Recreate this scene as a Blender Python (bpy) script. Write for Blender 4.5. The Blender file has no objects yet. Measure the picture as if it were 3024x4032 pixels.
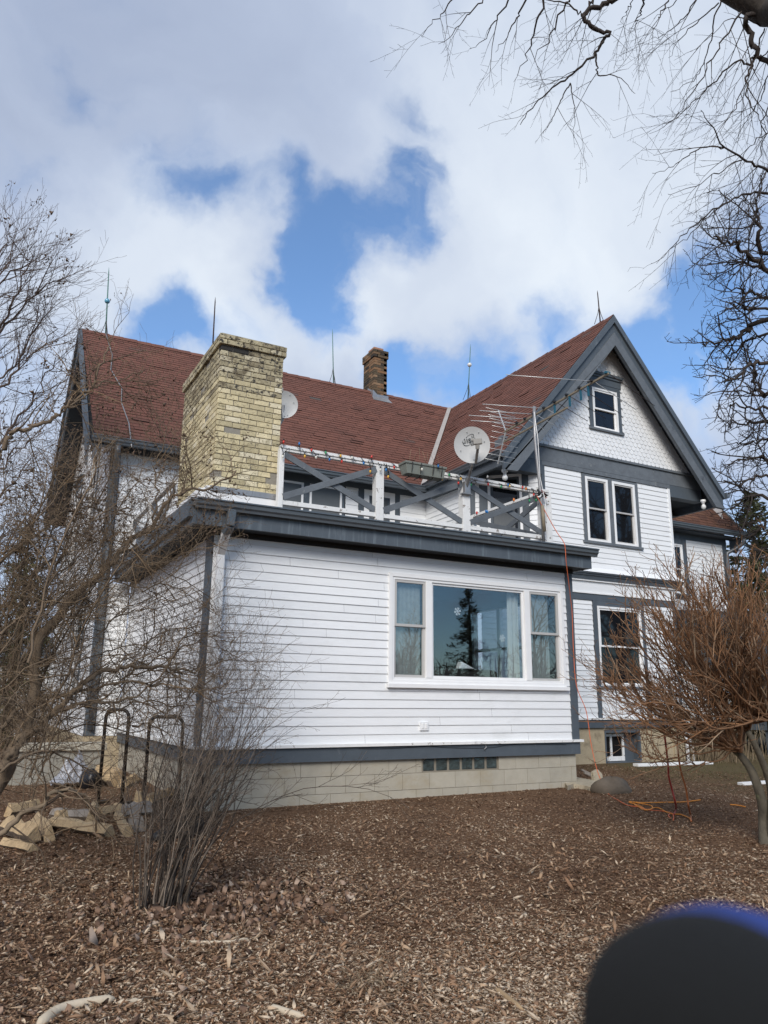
import bpy, math, random
import numpy as np
from mathutils import Vector, Matrix
R = math.radians
SC = bpy.context.scene
COL = SC.collection
# ---------------------------------------------------------------- camera
CAM = Vector((-8.154, -9.073, 0.5426)); YAW, PITCH, ROLL, FPX = -0.49216, 0.2387, 0.00989, 3034.4
_cy, _sy, _cp, _sp = math.cos(YAW), math.sin(YAW), math.cos(PITCH), math.sin(PITCH)
FW = Vector((-_sy*_cp, _cy*_cp, _sp)); _r = Vector((_cy, _sy, 0)); _u = _r.cross(FW)
RT = _r*math.cos(ROLL) + _u*math.sin(ROLL); UP = _u*math.cos(ROLL) - _r*math.sin(ROLL)
cd = bpy.data.cameras.new('camera'); cam = bpy.data.objects.new('camera', cd); COL.objects.link(cam)
M4 = Matrix.Identity(4)
for i in range(3):
    M4[i][0] = RT[i]; M4[i][1] = UP[i]; M4[i][2] = -FW[i]; M4[i][3] = CAM[i]
cam.matrix_world = M4
cd.sensor_fit = 'VERTICAL'; cd.sensor_height = 36; cd.lens = FPX*36/4032
cd.clip_start = 0.02; cd.clip_end = 1500
cd.dof.use_dof = True; cd.dof.focus_distance = 10; cd.dof.aperture_fstop = cd.lens/2.4*1.0
SC.camera = cam

def ray(px, py):                      # direction of a photo pixel (used to survey points onto real planes)
    return (FW*FPX + RT*(px-1512) - UP*(py-2016))/FPX
def at(px, py, dist): return CAM + ray(px, py)*dist
def aty(px, py, y):
    d = ray(px, py); return CAM + d*((y-CAM.y)/d.y)
def atx(px, py, x):
    d = ray(px, py); return CAM + d*((x-CAM.x)/d.x)
def atz(px, py, z):
    d = ray(px, py); return CAM + d*((z-CAM.z)/d.z)
# ---------------------------------------------------------------- sky, sun, exposure
SUN_EL, SUN_AZ = R(33), R(218)        # azimuth measured clockwise from +Y: behind the camera, to its left
wd = bpy.data.worlds.new('World'); SC.world = wd; wd.use_nodes = True
nt = wd.node_tree; N = nt.nodes; Lk = nt.links; N.clear()
out = N.new('ShaderNodeOutputWorld')
sky = N.new('ShaderNodeTexSky'); sky.sky_type = 'NISHITA'; sky.sun_disc = False
sky.sun_elevation = SUN_EL; sky.sun_rotation = SUN_AZ; sky.altitude = 200; sky.air_density = 1.0; sky.dust_density = 0.2; sky.ozone_density = 1.6
bg1 = N.new('ShaderNodeBackground'); bg1.inputs['Strength'].default_value = 0.15
skm = N.new('ShaderNodeMix'); skm.data_type = 'RGBA'; skm.blend_type = 'MULTIPLY'; skm.inputs[0].default_value = 1; skm.inputs[7].default_value = (.74, .97, 1.16, 1)
Lk.new(sky.outputs[0], skm.inputs[6]); Lk.new(skm.outputs[2], bg1.inputs[0])
tc = N.new('ShaderNodeTexCoord')
def mth(op, a, b=None, c=None, clamp=False):
    n = N.new('ShaderNodeMath'); n.operation = op; n.use_clamp = clamp
    for i, v in enumerate((a, b, c)):
        if v is None: continue
        if isinstance(v, (int, float)): n.inputs[i].default_value = v
        else: Lk.new(v, n.inputs[i])
    return n.outputs[0]
def gauss(px, py, rad, amp, w=None):  # a soft patch of sky round one direction; rad in radians
    d = ray(px, py).normalized() if not isinstance(px, tuple) else Vector(px).normalized()
    n = N.new('ShaderNodeVectorMath'); n.operation = 'DOT_PRODUCT'; Lk.new(w, n.inputs[0]); n.inputs[1].default_value = d
    k = mth('SUBTRACT', n.outputs['Value'], 1.0); k = mth('MULTIPLY', k, 2.0/(rad*rad)); e = mth('EXPONENT', k)
    return mth('MULTIPLY', e, amp)
# warp the direction a little so that cloud edges are ragged
nz0 = N.new('ShaderNodeTexNoise'); nz0.inputs['Scale'].default_value = 4.5; nz0.inputs['Detail'].default_value = 6; nz0.inputs['Roughness'].default_value = .55
Lk.new(tc.outputs['Generated'], nz0.inputs['Vector'])
vm = N.new('ShaderNodeVectorMath'); vm.operation = 'SUBTRACT'; Lk.new(nz0.outputs['Color'], vm.inputs[0]); vm.inputs[1].default_value = (.5, .5, .5)
vs = N.new('ShaderNodeVectorMath'); vs.operation = 'SCALE'; Lk.new(vm.outputs[0], vs.inputs[0]); vs.inputs['Scale'].default_value = .30
va = N.new('ShaderNodeVectorMath'); va.operation = 'ADD'; Lk.new(vs.outputs[0], va.inputs[0]); Lk.new(tc.outputs['Generated'], va.inputs[1])
wn = N.new('ShaderNodeVectorMath'); wn.operation = 'NORMALIZE'; Lk.new(va.outputs[0], wn.inputs[0]); W_ = wn.outputs[0]
HOLES = [(1600,720,.035,1.0),(1590,860,.04,.8),(1480,900,.035,.5),(1360,920,.04,.6),(1300,1060,.055,1.0),(1290,1180,.045,1.0),(1240,1010,.04,.7),(1330,1300,.03,.5),(1100,900,.04,.4),(1000,800,.04,.55),(740,820,.035,.5),(600,690,.045,.33),(480,560,.03,.25),
         (300,330,.03,.45),(1650,490,.03,.5),(1200,470,.03,.4),(690,1320,.045,.95),(1580,1500,.045,1.0),(1470,1480,.03,.5),(1860,1500,.05,.75),(1000,1300,.03,.3),
         (2720,1330,.055,1.15),(2620,1500,.045,1.0),(2640,1060,.045,.75),(2900,1180,.06,.8),(2780,1150,.04,.7),(2500,1380,.04,.6),(120,680,.03,.4),(2250,1300,.05,.4),(2080,1250,.04,.3),(-600,1500,.2,.5),(3600,1400,.25,.6),((.62,-.78,.30),0,.55,1.3)]
acc = None
for h in HOLES:
    g = gauss(*h, w=W_); acc = g if acc is None else mth('ADD', acc, g)
nz1 = N.new('ShaderNodeTexNoise'); nz1.inputs['Scale'].default_value = 6.5; nz1.inputs['Detail'].default_value = 10; nz1.inputs['Roughness'].default_value = .52
Lk.new(W_, nz1.inputs['Vector'])
cover = mth('SUBTRACT', nz1.outputs['Fac'], .5); cover = mth('MULTIPLY', cover, 1.2)
blue = mth('MULTIPLY', acc, mth('MULTIPLY_ADD', nz1.outputs['Fac'], 2.4, -.15))
blue = mth('ADD', blue, cover)
blue = mth('SUBTRACT', blue, .05)
mr = N.new('ShaderNodeMapRange'); mr.interpolation_type = 'SMOOTHERSTEP'; Lk.new(blue, mr.inputs['Value'])
mr.inputs['From Min'].default_value = -.12; mr.inputs['From Max'].default_value = 1.12; mr.inputs['To Min'].default_value = 0; mr.inputs['To Max'].default_value = .93
# cloud tone: grey-lavender to near white
nz2 = N.new('ShaderNodeTexNoise'); nz2.inputs['Scale'].default_value = 2.6; nz2.inputs['Detail'].default_value = 5; nz2.inputs['Distortion'].default_value = .3
mpn = N.new('ShaderNodeMapping'); mpn.inputs['Location'].default_value = (3.1, 1.7, .4); Lk.new(W_, mpn.inputs['Vector']); Lk.new(mpn.outputs[0], nz2.inputs['Vector'])
tone = mth('SUBTRACT', nz2.outputs['Fac'], .5); tone = mth('MULTIPLY', tone, 1.0)
BR = [(2350,250,.22,.42),(700,1000,.16,.26),(2000,1050,.16,.3),(900,130,.25,-.1),(1250,600,.16,-.12),(2150,650,.12,-.14),(2600,1600,.12,.35),(900,1330,.06,.3),(1300,1300,.05,.25),(400,1150,.12,.2),(1950,650,.08,.05),(1450,1250,.05,.2)]
for h in BR: tone = mth('ADD', tone, gauss(*h, w=W_))
cr = N.new('ShaderNodeValToRGB'); Lk.new(mth('ADD', tone, .35), cr.inputs[0])
cr.color_ramp.elements[0].position = 0; cr.color_ramp.elements[0].color = (.30, .36, .50, 1)
cr.color_ramp.elements[1].position = 1; cr.color_ramp.elements[1].color = (.74, .80, .87, 1)
e_ = cr.color_ramp.elements.new(.45); e_.color = (.45, .52, .66, 1)
bg2 = N.new('ShaderNodeBackground'); bg2.inputs['Strength'].default_value = 1.0; Lk.new(cr.outputs[0], bg2.inputs[0])
mx = N.new('ShaderNodeMixShader'); Lk.new(mr.outputs[0], mx.inputs[0]); Lk.new(bg2.outputs[0], mx.inputs[1]); Lk.new(bg1.outputs[0], mx.inputs[2]); Lk.new(mx.outputs[0], out.inputs[0])
sd = bpy.data.lights.new('sun', 'SUN'); sd.energy = 2.7; sd.angle = R(28); sd.color = (1, .955, .90)
so = bpy.data.objects.new('sun', sd); COL.objects.link(so)
sdir = Vector((math.sin(SUN_AZ)*math.cos(SUN_EL), math.cos(SUN_AZ)*math.cos(SUN_EL), math.sin(SUN_EL)))
so.rotation_euler = sdir.to_track_quat('Z', 'Y').to_euler(); so.location = (-10, -20, 20)
vw = SC.view_settings; vw.view_transform = 'Standard'; vw.look = 'None'; vw.exposure = 0.20; vw.gamma = 1
# ---------------------------------------------------------------- helpers
class MB:
    def __init__(s): s.v = []; s.f = []; s.m = []; s.r = []; s.sm = []
    def add(s, vs, fs, mi=0, rnd=None, smooth=False):
        b = len(s.v); s.v += [tuple(v) for v in vs]
        rr = random.random() if rnd is None else rnd
        for f in fs: s.f.append(tuple(b+i for i in f)); s.m.append(mi); s.r.append(rr); s.sm.append(smooth)
    def quad(s, a, b, c, d, mi=0, rnd=None): s.add([a, b, c, d], [(0, 1, 2, 3)], mi, rnd)
    def poly(s, pts, mi=0, rnd=None): s.add(pts, [tuple(range(len(pts)))], mi, rnd)
    def hexa(s, p, mi=0, rnd=None):   # 8 points: bottom loop, top loop
        s.add(p, [(3,2,1,0), (4,5,6,7), (0,1,5,4), (1,2,6,5), (2,3,7,6), (3,0,4,7)], mi, rnd)
    def box(s, x0, x1, y0, y1, z0, z1, mi=0, rnd=None):
        s.hexa([(x0,y0,z0),(x1,y0,z0),(x1,y1,z0),(x0,y1,z0),(x0,y0,z1),(x1,y0,z1),(x1,y1,z1),(x0,y1,z1)], mi, rnd)
    def beam(s, p, q, w, h, side=None, mi=0, rnd=None):   # bar from p to q; w along side, h along the third axis
        p, q = Vector(p), Vector(q); d = (q-p).normalized()
        side = Vector(side) if side is not None else (d.cross(Vector((0,0,1))) if abs(d.z) < .95 else Vector((1,0,0)))
        side = (side - d*side.dot(d)).normalized(); up = side.cross(d)
        a, b = side*w/2, up*h/2
        s.hexa([p-a-b, p+a-b, q+a-b, q-a-b, p-a+b, p+a+b, q+a+b, q-a+b], mi, rnd)
    def prism(s, poly, off, mi=0, rnd=None):  # polygon extruded by a vector
        n = len(poly); a = [Vector(p) for p in poly]; o = Vector(off); b = [p+o for p in a]
        fs = [tuple(range(n)), tuple(reversed(range(n, 2*n)))] + [(i, n+i, n+(i+1) % n, (i+1) % n) for i in range(n)]
        s.add(a+b, fs, mi, rnd)
    def tube(s, pts, rad, n=8, mi=0, cap=True, smooth=True, rnd=None):
        pts = [Vector(p) for p in pts]; k = len(pts)
        if isinstance(rad, (int, float)): rad = [rad]*k
        vs = []; ref = None
        for i, p in enumerate(pts):
            d = (pts[min(i+1, k-1)] - pts[max(i-1, 0)]).normalized()
            if ref is None: ref = d.orthogonal().normalized()
            ref = (ref - d*ref.dot(d)).normalized(); bn = d.cross(ref)
            for j in range(n):
                a = 2*math.pi*j/n; vs.append(p + (ref*math.cos(a) + bn*math.sin(a))*rad[i])
        fs = [(i*n+j, i*n+(j+1) % n, (i+1)*n+(j+1) % n, (i+1)*n+j) for i in range(k-1) for j in range(n)]
        if cap: fs += [tuple(reversed(range(n))), tuple(range((k-1)*n, k*n))]
        s.add(vs, fs, mi, rnd, smooth)
    def lathe(s, base, axis, prof, n=16, mi=0, rnd=None):   # prof: (distance along axis, radius)
        base = Vector(base); ax = Vector(axis).normalized(); a = ax.orthogonal().normalized(); b = ax.cross(a); vs = []
        for h, r in prof:
            for j in range(n):
                t = 2*math.pi*j/n; vs.append(base + ax*h + (a*math.cos(t)+b*math.sin(t))*r)
        k = len(prof)
        fs = [(i*n+j, i*n+(j+1) % n, (i+1)*n+(j+1) % n, (i+1)*n+j) for i in range(k-1) for j in range(n)]
        fs += [tuple(reversed(range(n))), tuple(range((k-1)*n, k*n))]
        s.add(vs, fs, mi, rnd, True)
    def build(s, name, mats, parent=None, bevel=0):
        me = bpy.data.meshes.new(name); me.from_pydata(s.v, [], s.f)
        mats = mats if isinstance(mats, (list, tuple)) else [mats]
        for m in mats: me.materials.append(m)
        me.polygons.foreach_set('material_index', s.m); me.polygons.foreach_set('use_smooth', s.sm)
        at_ = me.attributes.new('rnd', 'FLOAT', 'FACE'); at_.data.foreach_set('value', s.r)
        me.update(); o = bpy.data.objects.new(name, me); COL.objects.link(o)
        if bevel:
            b = o.modifiers.new('Bevel', 'BEVEL'); b.width = bevel; b.segments = 2; b.limit_method = 'ANGLE'
        if parent: setp(o, parent)
        return o
def setp(o, parent):
    o.parent = parent
    bpy_m = parent_world(parent); o.matrix_parent_inverse = bpy_m.inverted()
def parent_world(o):
    m = Matrix.Translation(o.location) @ o.rotation_euler.to_matrix().to_4x4()
    if o.parent: m = parent_world(o.parent) @ o.matrix_parent_inverse @ m
    return m
def tag(o, label=None, cat=None, group=None, kind=None):
    for k, v in (('label', label), ('category', cat), ('group', group), ('kind', kind)):
        if v: o[k] = v
    return o
def thing(name, loc, label, cat, group=None):
    o = bpy.data.objects.new(name, None); COL.objects.link(o); o.location = loc; o.empty_display_size = .2
    return tag(o, label, cat, group)

# ---------------------------------------------------------------- materials
def mat(name, col, rough=.7, metal=0, var=.0, vscale=6, bump=0, bscale=60, rnd=0, ramp=None, stain=None, spec=.4, stretch=None, detail=4):
    """col base; var noise mottling (real blotches), rnd per-piece variation from the attribute, ramp colours chosen per piece."""
    m = bpy.data.materials.new(name); m.use_nodes = True; t = m.node_tree; n = t.nodes; l = t.links
    b = n['Principled BSDF']; b.inputs['Roughness'].default_value = rough; b.inputs['Metallic'].default_value = metal
    b.inputs['Specular IOR Level'].default_value = spec
    tcn = n.new('ShaderNodeTexCoord'); co = tcn.outputs['Object']
    if stretch:
        mp = n.new('ShaderNodeMapping'); mp.inputs['Scale'].default_value = stretch; l.new(co, mp.inputs[0]); co = mp.outputs[0]
    if ramp:
        at_ = n.new('ShaderNodeAttribute'); at_.attribute_name = 'rnd'
        r = n.new('ShaderNodeValToRGB'); r.color_ramp.interpolation = 'LINEAR'
        els = r.color_ramp.elements
        while len(els) < len(ramp): els.new(.5)
        for i, (p, c) in enumerate(ramp): els[i].position = p; els[i].color = (*c, 1)
        l.new(at_.outputs['Fac'], r.inputs[0]); cur = r.outputs[0]
    else:
        rgb = n.new('ShaderNodeRGB'); rgb.outputs[0].default_value = (*col, 1); cur = rgb.outputs[0]
    def mul(cur, fac_out, lo, hi):
        mr = n.new('ShaderNodeMapRange'); l.new(fac_out, mr.inputs['Value']); mr.inputs['From Min'].default_value = .25; mr.inputs['From Max'].default_value = .75
        mr.inputs['To Min'].default_value = lo; mr.inputs['To Max'].default_value = hi
        mm = n.new('ShaderNodeMix'); mm.data_type = 'RGBA'; mm.blend_type = 'MULTIPLY'; mm.inputs[0].default_value = 1
        l.new(cur, mm.inputs[6]); l.new(mr.outputs[0], mm.inputs[7]); return mm.outputs[2]
    if var:
        nz = n.new('ShaderNodeTexNoise'); nz.inputs['Scale'].default_value = vscale; nz.inputs['Detail'].default_value = detail; nz.inputs['Roughness'].default_value = .65
        l.new(co, nz.inputs['Vector']); cur = mul(cur, nz.outputs['Fac'], 1-var, 1+var)
    if rnd:
        at2 = n.new('ShaderNodeAttribute'); at2.attribute_name = 'rnd'
        mr = n.new('ShaderNodeMapRange'); l.new(at2.outputs['Fac'], mr.inputs['Value']); mr.inputs['To Min'].default_value = 1-rnd; mr.inputs['To Max'].default_value = 1+rnd
        mm = n.new('ShaderNodeMix'); mm.data_type = 'RGBA'; mm.blend_type = 'MULTIPLY'; mm.inputs[0].default_value = 1
        l.new(cur, mm.inputs[6]); l.new(mr.outputs[0], mm.inputs[7]); cur = mm.outputs[2]
    for st in (stain or []):      # (colour, scale, threshold, softness, stretch) worn or dirty patches
        c, sc, th, so_, stv = st
        nz = n.new('ShaderNodeTexNoise'); nz.inputs['Scale'].default_value = sc; nz.inputs['Detail'].default_value = 7; nz.inputs['Roughness'].default_value = .7
        mp = n.new('ShaderNodeMapping'); mp.inputs['Scale'].default_value = stv; mp.inputs['Location'].default_value = (sc, th*9, 2); l.new(tcn.outputs['Object'], mp.inputs[0]); l.new(mp.outputs[0], nz.inputs['Vector'])
        mr = n.new('ShaderNodeMapRange'); l.new(nz.outputs['Fac'], mr.inputs['Value']); mr.inputs['From Min'].default_value = th; mr.inputs['From Max'].default_value = th+so_
        mm = n.new('ShaderNodeMix'); mm.data_type = 'RGBA'; l.new(mr.outputs[0], mm.inputs[0]); l.new(cur, mm.inputs[6]); mm.inputs[7].default_value = (*c, 1); cur = mm.outputs[2]
    l.new(cur, b.inputs['Base Color'])
    if bump:
        nz = n.new('ShaderNodeTexNoise'); nz.inputs['Scale'].default_value = bscale; nz.inputs['Detail'].default_value = 5; l.new(co, nz.inputs['Vector'])
        bp = n.new('ShaderNodeBump'); bp.inputs['Strength'].default_value = bump; bp.inputs['Distance'].default_value = .01
        l.new(nz.outputs['Fac'], bp.inputs['Height']); l.new(bp.outputs[0], b.inputs['Normal'])
    return m
WH = (.80, .81, .81)
m_white = mat('white_paint', WH, .55, var=.04, vscale=2.5, rnd=.025, bump=.12, bscale=35, stretch=(1, 1, 5), stain=[((.52, .50, .46), 5, .70, .05, (1, 1, 6)), ((.66, .67, .66), 1.3, .56, .3, (1, 1, 2))])
m_trimw = mat('white_trim', (.83, .83, .82), .5, var=.03, vscale=5, rnd=.02, bump=.1)
m_oldw = mat('peeling_white_paint', (.76, .76, .74), .65, var=.06, vscale=9, rnd=.04, bump=.25, stain=[((.26, .23, .20), 11, .60, .04, (1, 1, 1)), ((.45, .44, .42), 3, .62, .1, (1, 1, .4))])
G0 = (.082, .099, .116)
m_grey = mat('slate_grey_paint', G0, .55, var=.12, vscale=4, rnd=.06, bump=.15, bscale=30, stain=[((.16, .18, .20), 3, .60, .12, (1, 1, .5))])
m_greyold = mat('weathered_grey_paint', (.125, .14, .155), .65, var=.18, vscale=7, rnd=.08, bump=.3, bscale=40, stain=[((.30, .30, .29), 8, .64, .05, (1, 1, 1)), ((.055, .06, .07), 4, .63, .08, (1, 1, 1))])
m_fascia = mat('streaked_grey_fascia', (.086, .103, .12), .5, var=.12, vscale=3, bump=.1, stain=[((.20, .235, .26), 5, .52, .22, (2.2, 1, .16)), ((.05, .06, .07), 9, .66, .05, (1, 1, 1))])
m_gutter = mat('grey_gutter', (.095, .112, .128), .32, var=.08, vscale=3, spec=.6)
m_soffitd = mat('shade_black_soffit', (.022, .024, .027), .8, var=.1)  # dark boards, made near-black by putting the eave shadow into the colour
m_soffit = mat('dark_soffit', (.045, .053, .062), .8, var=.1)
m_shing = mat('red_asphalt_shingle', (.15, .05, .035), .9, var=.16, vscale=22, bump=.4, bscale=220, detail=8,
              ramp=[(0, (.128, .053, .037)), (.35, (.148, .060, .042)), (.75, (.172, .070, .048)), (.992, (.15, .062, .044)), (.998, (.085, .075, .068))], stain=[((.10, .045, .033), .8, .52, .25, (1, 1, 1))])
m_shingb = mat('brown_asphalt_shingle', (.1, .05, .025), .9, var=.16, vscale=22, bump=.4, bscale=220,
              ramp=[(0, (.085, .038, .024)), (.5, (.125, .055, .033)), (1, (.15, .07, .04))], stain=[((.15, .085, .04), 1.2, .53, .2, (1, 1, 1))])
m_under = mat('roof_underlay', (.03, .02, .018), .9)
m_valley = mat('valley_flashing', (.36, .33, .30), .5, var=.15, vscale=8, stain=[((.22, .12, .09), 5, .6, .1, (1, 1, 1))])
m_mortar = mat('mortar', (.27, .25, .21), .95, var=.15, vscale=20, bump=.5, bscale=90)
m_brick = mat('cream_brick', (.5, .42, .25), .9, var=.16, vscale=14, bump=.6, bscale=70,
              ramp=[(0, (.43, .37, .225)), (.25, (.54, .465, .285)), (.6, (.64, .55, .335)), (.85, (.70, .61, .40)), (1, (.68, .62, .46))],
              stain=[((.16, .14, .09), 24, .585, .05, (1, 1, 1.3)), ((.30, .26, .16), 9, .56, .12, (1, 1, 1))])
m_brick_s = mat('sooty_cream_brick', (.4, .34, .2), .9, var=.2, vscale=14, bump=.6, bscale=70,
              ramp=[(0, (.24, .20, .13)), (.3, (.38, .33, .21)), (.7, (.48, .42, .27)), (1, (.56, .50, .36))],
              stain=[((.05, .045, .038), 17, .53, .05, (1, 1, 1.3)), ((.16, .13, .08), 5, .52, .12, (1, 1, 1))])
m_brick_k = mat('blackened_brick', (.03, .028, .026), .9, bump=.5)
m_brick2 = mat('mottled_brown_brick', (.2, .12, .07), .9, var=.2, vscale=10, bump=.5,
              ramp=[(0, (.035, .03, .026)), (.4, (.10, .075, .045)), (.7, (.22, .12, .06)), (1, (.26, .17, .10))])
m_clay = mat('clay_cap', (.36, .19, .12), .9, var=.1)
m_block = mat('concrete_block', (.42, .385, .31), .95, var=.1, vscale=5, rnd=.05, bump=.5, bscale=110, stain=[((.36, .30, .20), 1.6, .52, .25, (1, 1, 1.6)), ((.52, .51, .48), 14, .70, .02, (1, 1, .35))])
m_blockm = mat('block_mortar', (.23, .205, .16), .95, var=.1)
m_stucco = mat('rubble_stucco', (.42, .345, .23), .95, var=.13, vscale=8, bump=1.0, bscale=55, stain=[((.40, .35, .27), 5, .62, .1, (1, 1, 1)), ((.21, .17, .11), 3, .56, .15, (1, 1, 1))])
m_concr = mat('old_concrete', (.29, .275, .235), .95, var=.16, vscale=5, bump=.6, bscale=50)
m_glassdark = mat('dark_window_glass', (.010, .011, .013), .03, spec=.42)
m_vinyl = mat('beige_sash', (.47, .46, .44), .5)
m_screen = mat('insect_screen', (.10, .11, .115), .5, var=.12, vscale=3, spec=.5)
m_curtain = mat('linen_curtain', (.31, .32, .30), .9, var=.16, vscale=14, bump=.4, bscale=120)
m_room = mat('interior_wall', (.13, .14, .155), .9)
m_roomdark = mat('dark_upholstery', (.02, .018, .017), .8)
m_bglass = mat('glass_block', (.045, .06, .06), .12, var=.6, vscale=16, bump=.9, bscale=14, spec=.8)
m_galv = mat('galvanised_metal', (.33, .33, .33), .45, metal=.6, var=.12, vscale=14)
m_alum = mat('aluminium_rod', (.62, .62, .60), .4, metal=.5)
m_boom = mat('weathered_boom', (.24, .20, .14), .6, var=.2, vscale=12)
m_blue = mat('blue_plastic', (.015, .10, .15), .5)
m_black = mat('black_plastic', (.012, .012, .013), .5)
m_blacksteel = mat('black_steel', (.016, .014, .013), .35, var=.3, vscale=8, stain=[((.10, .045, .025), 9, .62, .06, (1, 1, 1))])
m_dish = mat('dish_paint', (.46, .465, .455), .5, var=.05, vscale=9, stain=[((.33, .29, .22), 9, .70, .04, (1, 1, 1))])
m_lnb = mat('grey_plastic', (.30, .29, .265), .6, var=.1)
m_ink = mat('dark_grey_lettering', (.045, .055, .06), .6)
m_bulb = mat('frosted_bulb', (.72, .72, .70), .3)
m_verd = mat('verdigris_copper', (.12, .24, .21), .7, var=.2, vscale=20)
m_rust = mat('rusty_rod', (.055, .035, .03), .8)
m_bball = mat('blue_glass_ball', (.10, .33, .47), .12, spec=.8, var=.1)
m_wball = mat('milk_glass_ball', (.74, .74, .72), .15, spec=.8)
m_orange = mat('orange_cord', (.62, .14, .05), .5); m_orange2 = mat('amber_cord', (.72, .26, .03), .5); m_redc = mat('red_cord', (.34, .045, .03), .5)
m_rock = mat('brown_boulder', (.12, .095, .07), .85, var=.25, vscale=5, bump=.6, bscale=20)
m_lime = mat('limestone', (.42, .36, .26), .9, var=.15, vscale=6, bump=.6, bscale=25, stain=[((.10, .10, .085), 16, .6, .05, (1, 1, 1))])
m_splitw = mat('split_wood', (.44, .32, .185), .85, var=.22, vscale=22, bump=1, bscale=70, stretch=(1, 1, 1), rnd=.25, stain=[((.34, .18, .07), 3.5, .58, .1, (1, 1, 1))])
m_barkw = mat('log_bark', (.13, .10, .075), .9, var=.3, vscale=14, bump=1, bscale=30)
m_greylog = mat('weathered_log', (.27, .235, .20), .9, var=.2, vscale=9, bump=.6)
m_paper = mat('grey_plastic_sheet', (.30, .31, .34), .35, var=.2, vscale=6)
def bark(name, ramp): return mat(name, (.1, .08, .06), .9, var=.25, vscale=18, bump=.4, bscale=60, ramp=ramp)
m_bkL = bark('brown_twig_bark', [(0, (.085, .062, .042)), (.4, (.15, .108, .072)), (.75, (.21, .155, .10)), (1, (.27, .18, .10))])
m_bkF = bark('grey_twig_bark', [(0, (.045, .035, .028)), (.5, (.10, .078, .060)), (1, (.24, .19, .145))])
m_bkR = bark('orange_brown_twig_bark', [(0, (.08, .050, .033)), (.4, (.19, .105, .056)), (.8, (.32, .16, .075)), (1, (.34, .26, .18))])
m_bkT = bark('dark_twig_bark', [(0, (.030, .024, .021)), (1, (.062, .048, .040))])
m_bkP = bark('purple_brown_twig_bark', [(0, (.055, .038, .034)), (.5, (.10, .070, .056)), (1, (.14, .10, .08))])
m_trunkR = mat('mossy_grey_bark', (.095, .082, .060), .95, var=.3, vscale=14, bump=1, bscale=35, stretch=(1, 1, .4), stain=[((.13, .135, .075), 5, .55, .12, (1, 1, 1))])
m_seed = mat('dried_seed_heads', (.12, .08, .055), .95, rnd=.4)
m_green = mat('evergreen_needles', (.075, .080, .035), .9, rnd=.5, var=.3, vscale=2)
m_chip = mat('wood_chips', (.2, .14, .09), .95, var=.2, vscale=40,
             ramp=[(0, (.085, .043, .023)), (.25, (.17, .090, .048)), (.52, (.265, .152, .085)), (.76, (.37, .245, .150)), (.93, (.48, .355, .235)), (1, (.58, .46, .33))])
m_leaf = mat('dry_leaves', (.25, .15, .09), .9, var=.2, vscale=30,
             ramp=[(0, (.08, .045, .028)), (.4, (.17, .10, .062)), (.8, (.30, .20, .14)), (1, (.45, .36, .28))])
m_drygrass = mat('dry_stalks', (.25, .19, .12), .9, rnd=.35)
m_grass = mat('sparse_grass', (.10, .10, .035), .9, rnd=.4)
m_palewood = mat('pale_bare_wood', (.50, .42, .31), .85, var=.16, vscale=9, bump=.5, bscale=30)
def glass_mat(name, tint, extra=0.0):
    m = bpy.data.materials.new(name); m.use_nodes = True; t = m.node_tree; n = t.nodes; l = t.links; n.remove(n['Principled BSDF'])
    o = n['Material Output']; tr = n.new('ShaderNodeBsdfTransparent'); tr.inputs[0].default_value = (*tint, 1)
    gl = n.new('ShaderNodeBsdfGlossy'); gl.inputs['Roughness'].default_value = .008
    ge = n.new('ShaderNodeNewGeometry'); dt_ = n.new('ShaderNodeVectorMath'); dt_.operation = 'DOT_PRODUCT'; l.new(ge.outputs['Normal'], dt_.inputs[0]); l.new(ge.outputs['Incoming'], dt_.inputs[1])
    ab = n.new('ShaderNodeMath'); ab.operation = 'ABSOLUTE'; l.new(dt_.outputs['Value'], ab.inputs[0]); om = n.new('ShaderNodeMath'); om.operation = 'SUBTRACT'; om.inputs[0].default_value = 1; l.new(ab.outputs[0], om.inputs[1])
    pw_ = n.new('ShaderNodeMath'); pw_.operation = 'POWER'; l.new(om.outputs[0], pw_.inputs[0]); pw_.inputs[1].default_value = 5
    fr = n.new('ShaderNodeMath'); fr.operation = 'MULTIPLY_ADD'; l.new(pw_.outputs[0], fr.inputs[0]); fr.inputs[1].default_value = .9; fr.inputs[2].default_value = .085
    ad = n.new('ShaderNodeMath'); ad.operation = 'ADD'; l.new(fr.outputs[0], ad.inputs[0]); ad.inputs[1].default_value = extra
    mxx = n.new('ShaderNodeMixShader'); l.new(ad.outputs[0], mxx.inputs[0]); l.new(tr.outputs[0], mxx.inputs[1]); l.new(gl.outputs[0], mxx.inputs[2]); l.new(mxx.outputs[0], o.inputs[0])
    return m
m_glass = glass_mat('window_glass', (.90, .93, .94), .02)

random.seed(7)
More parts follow.
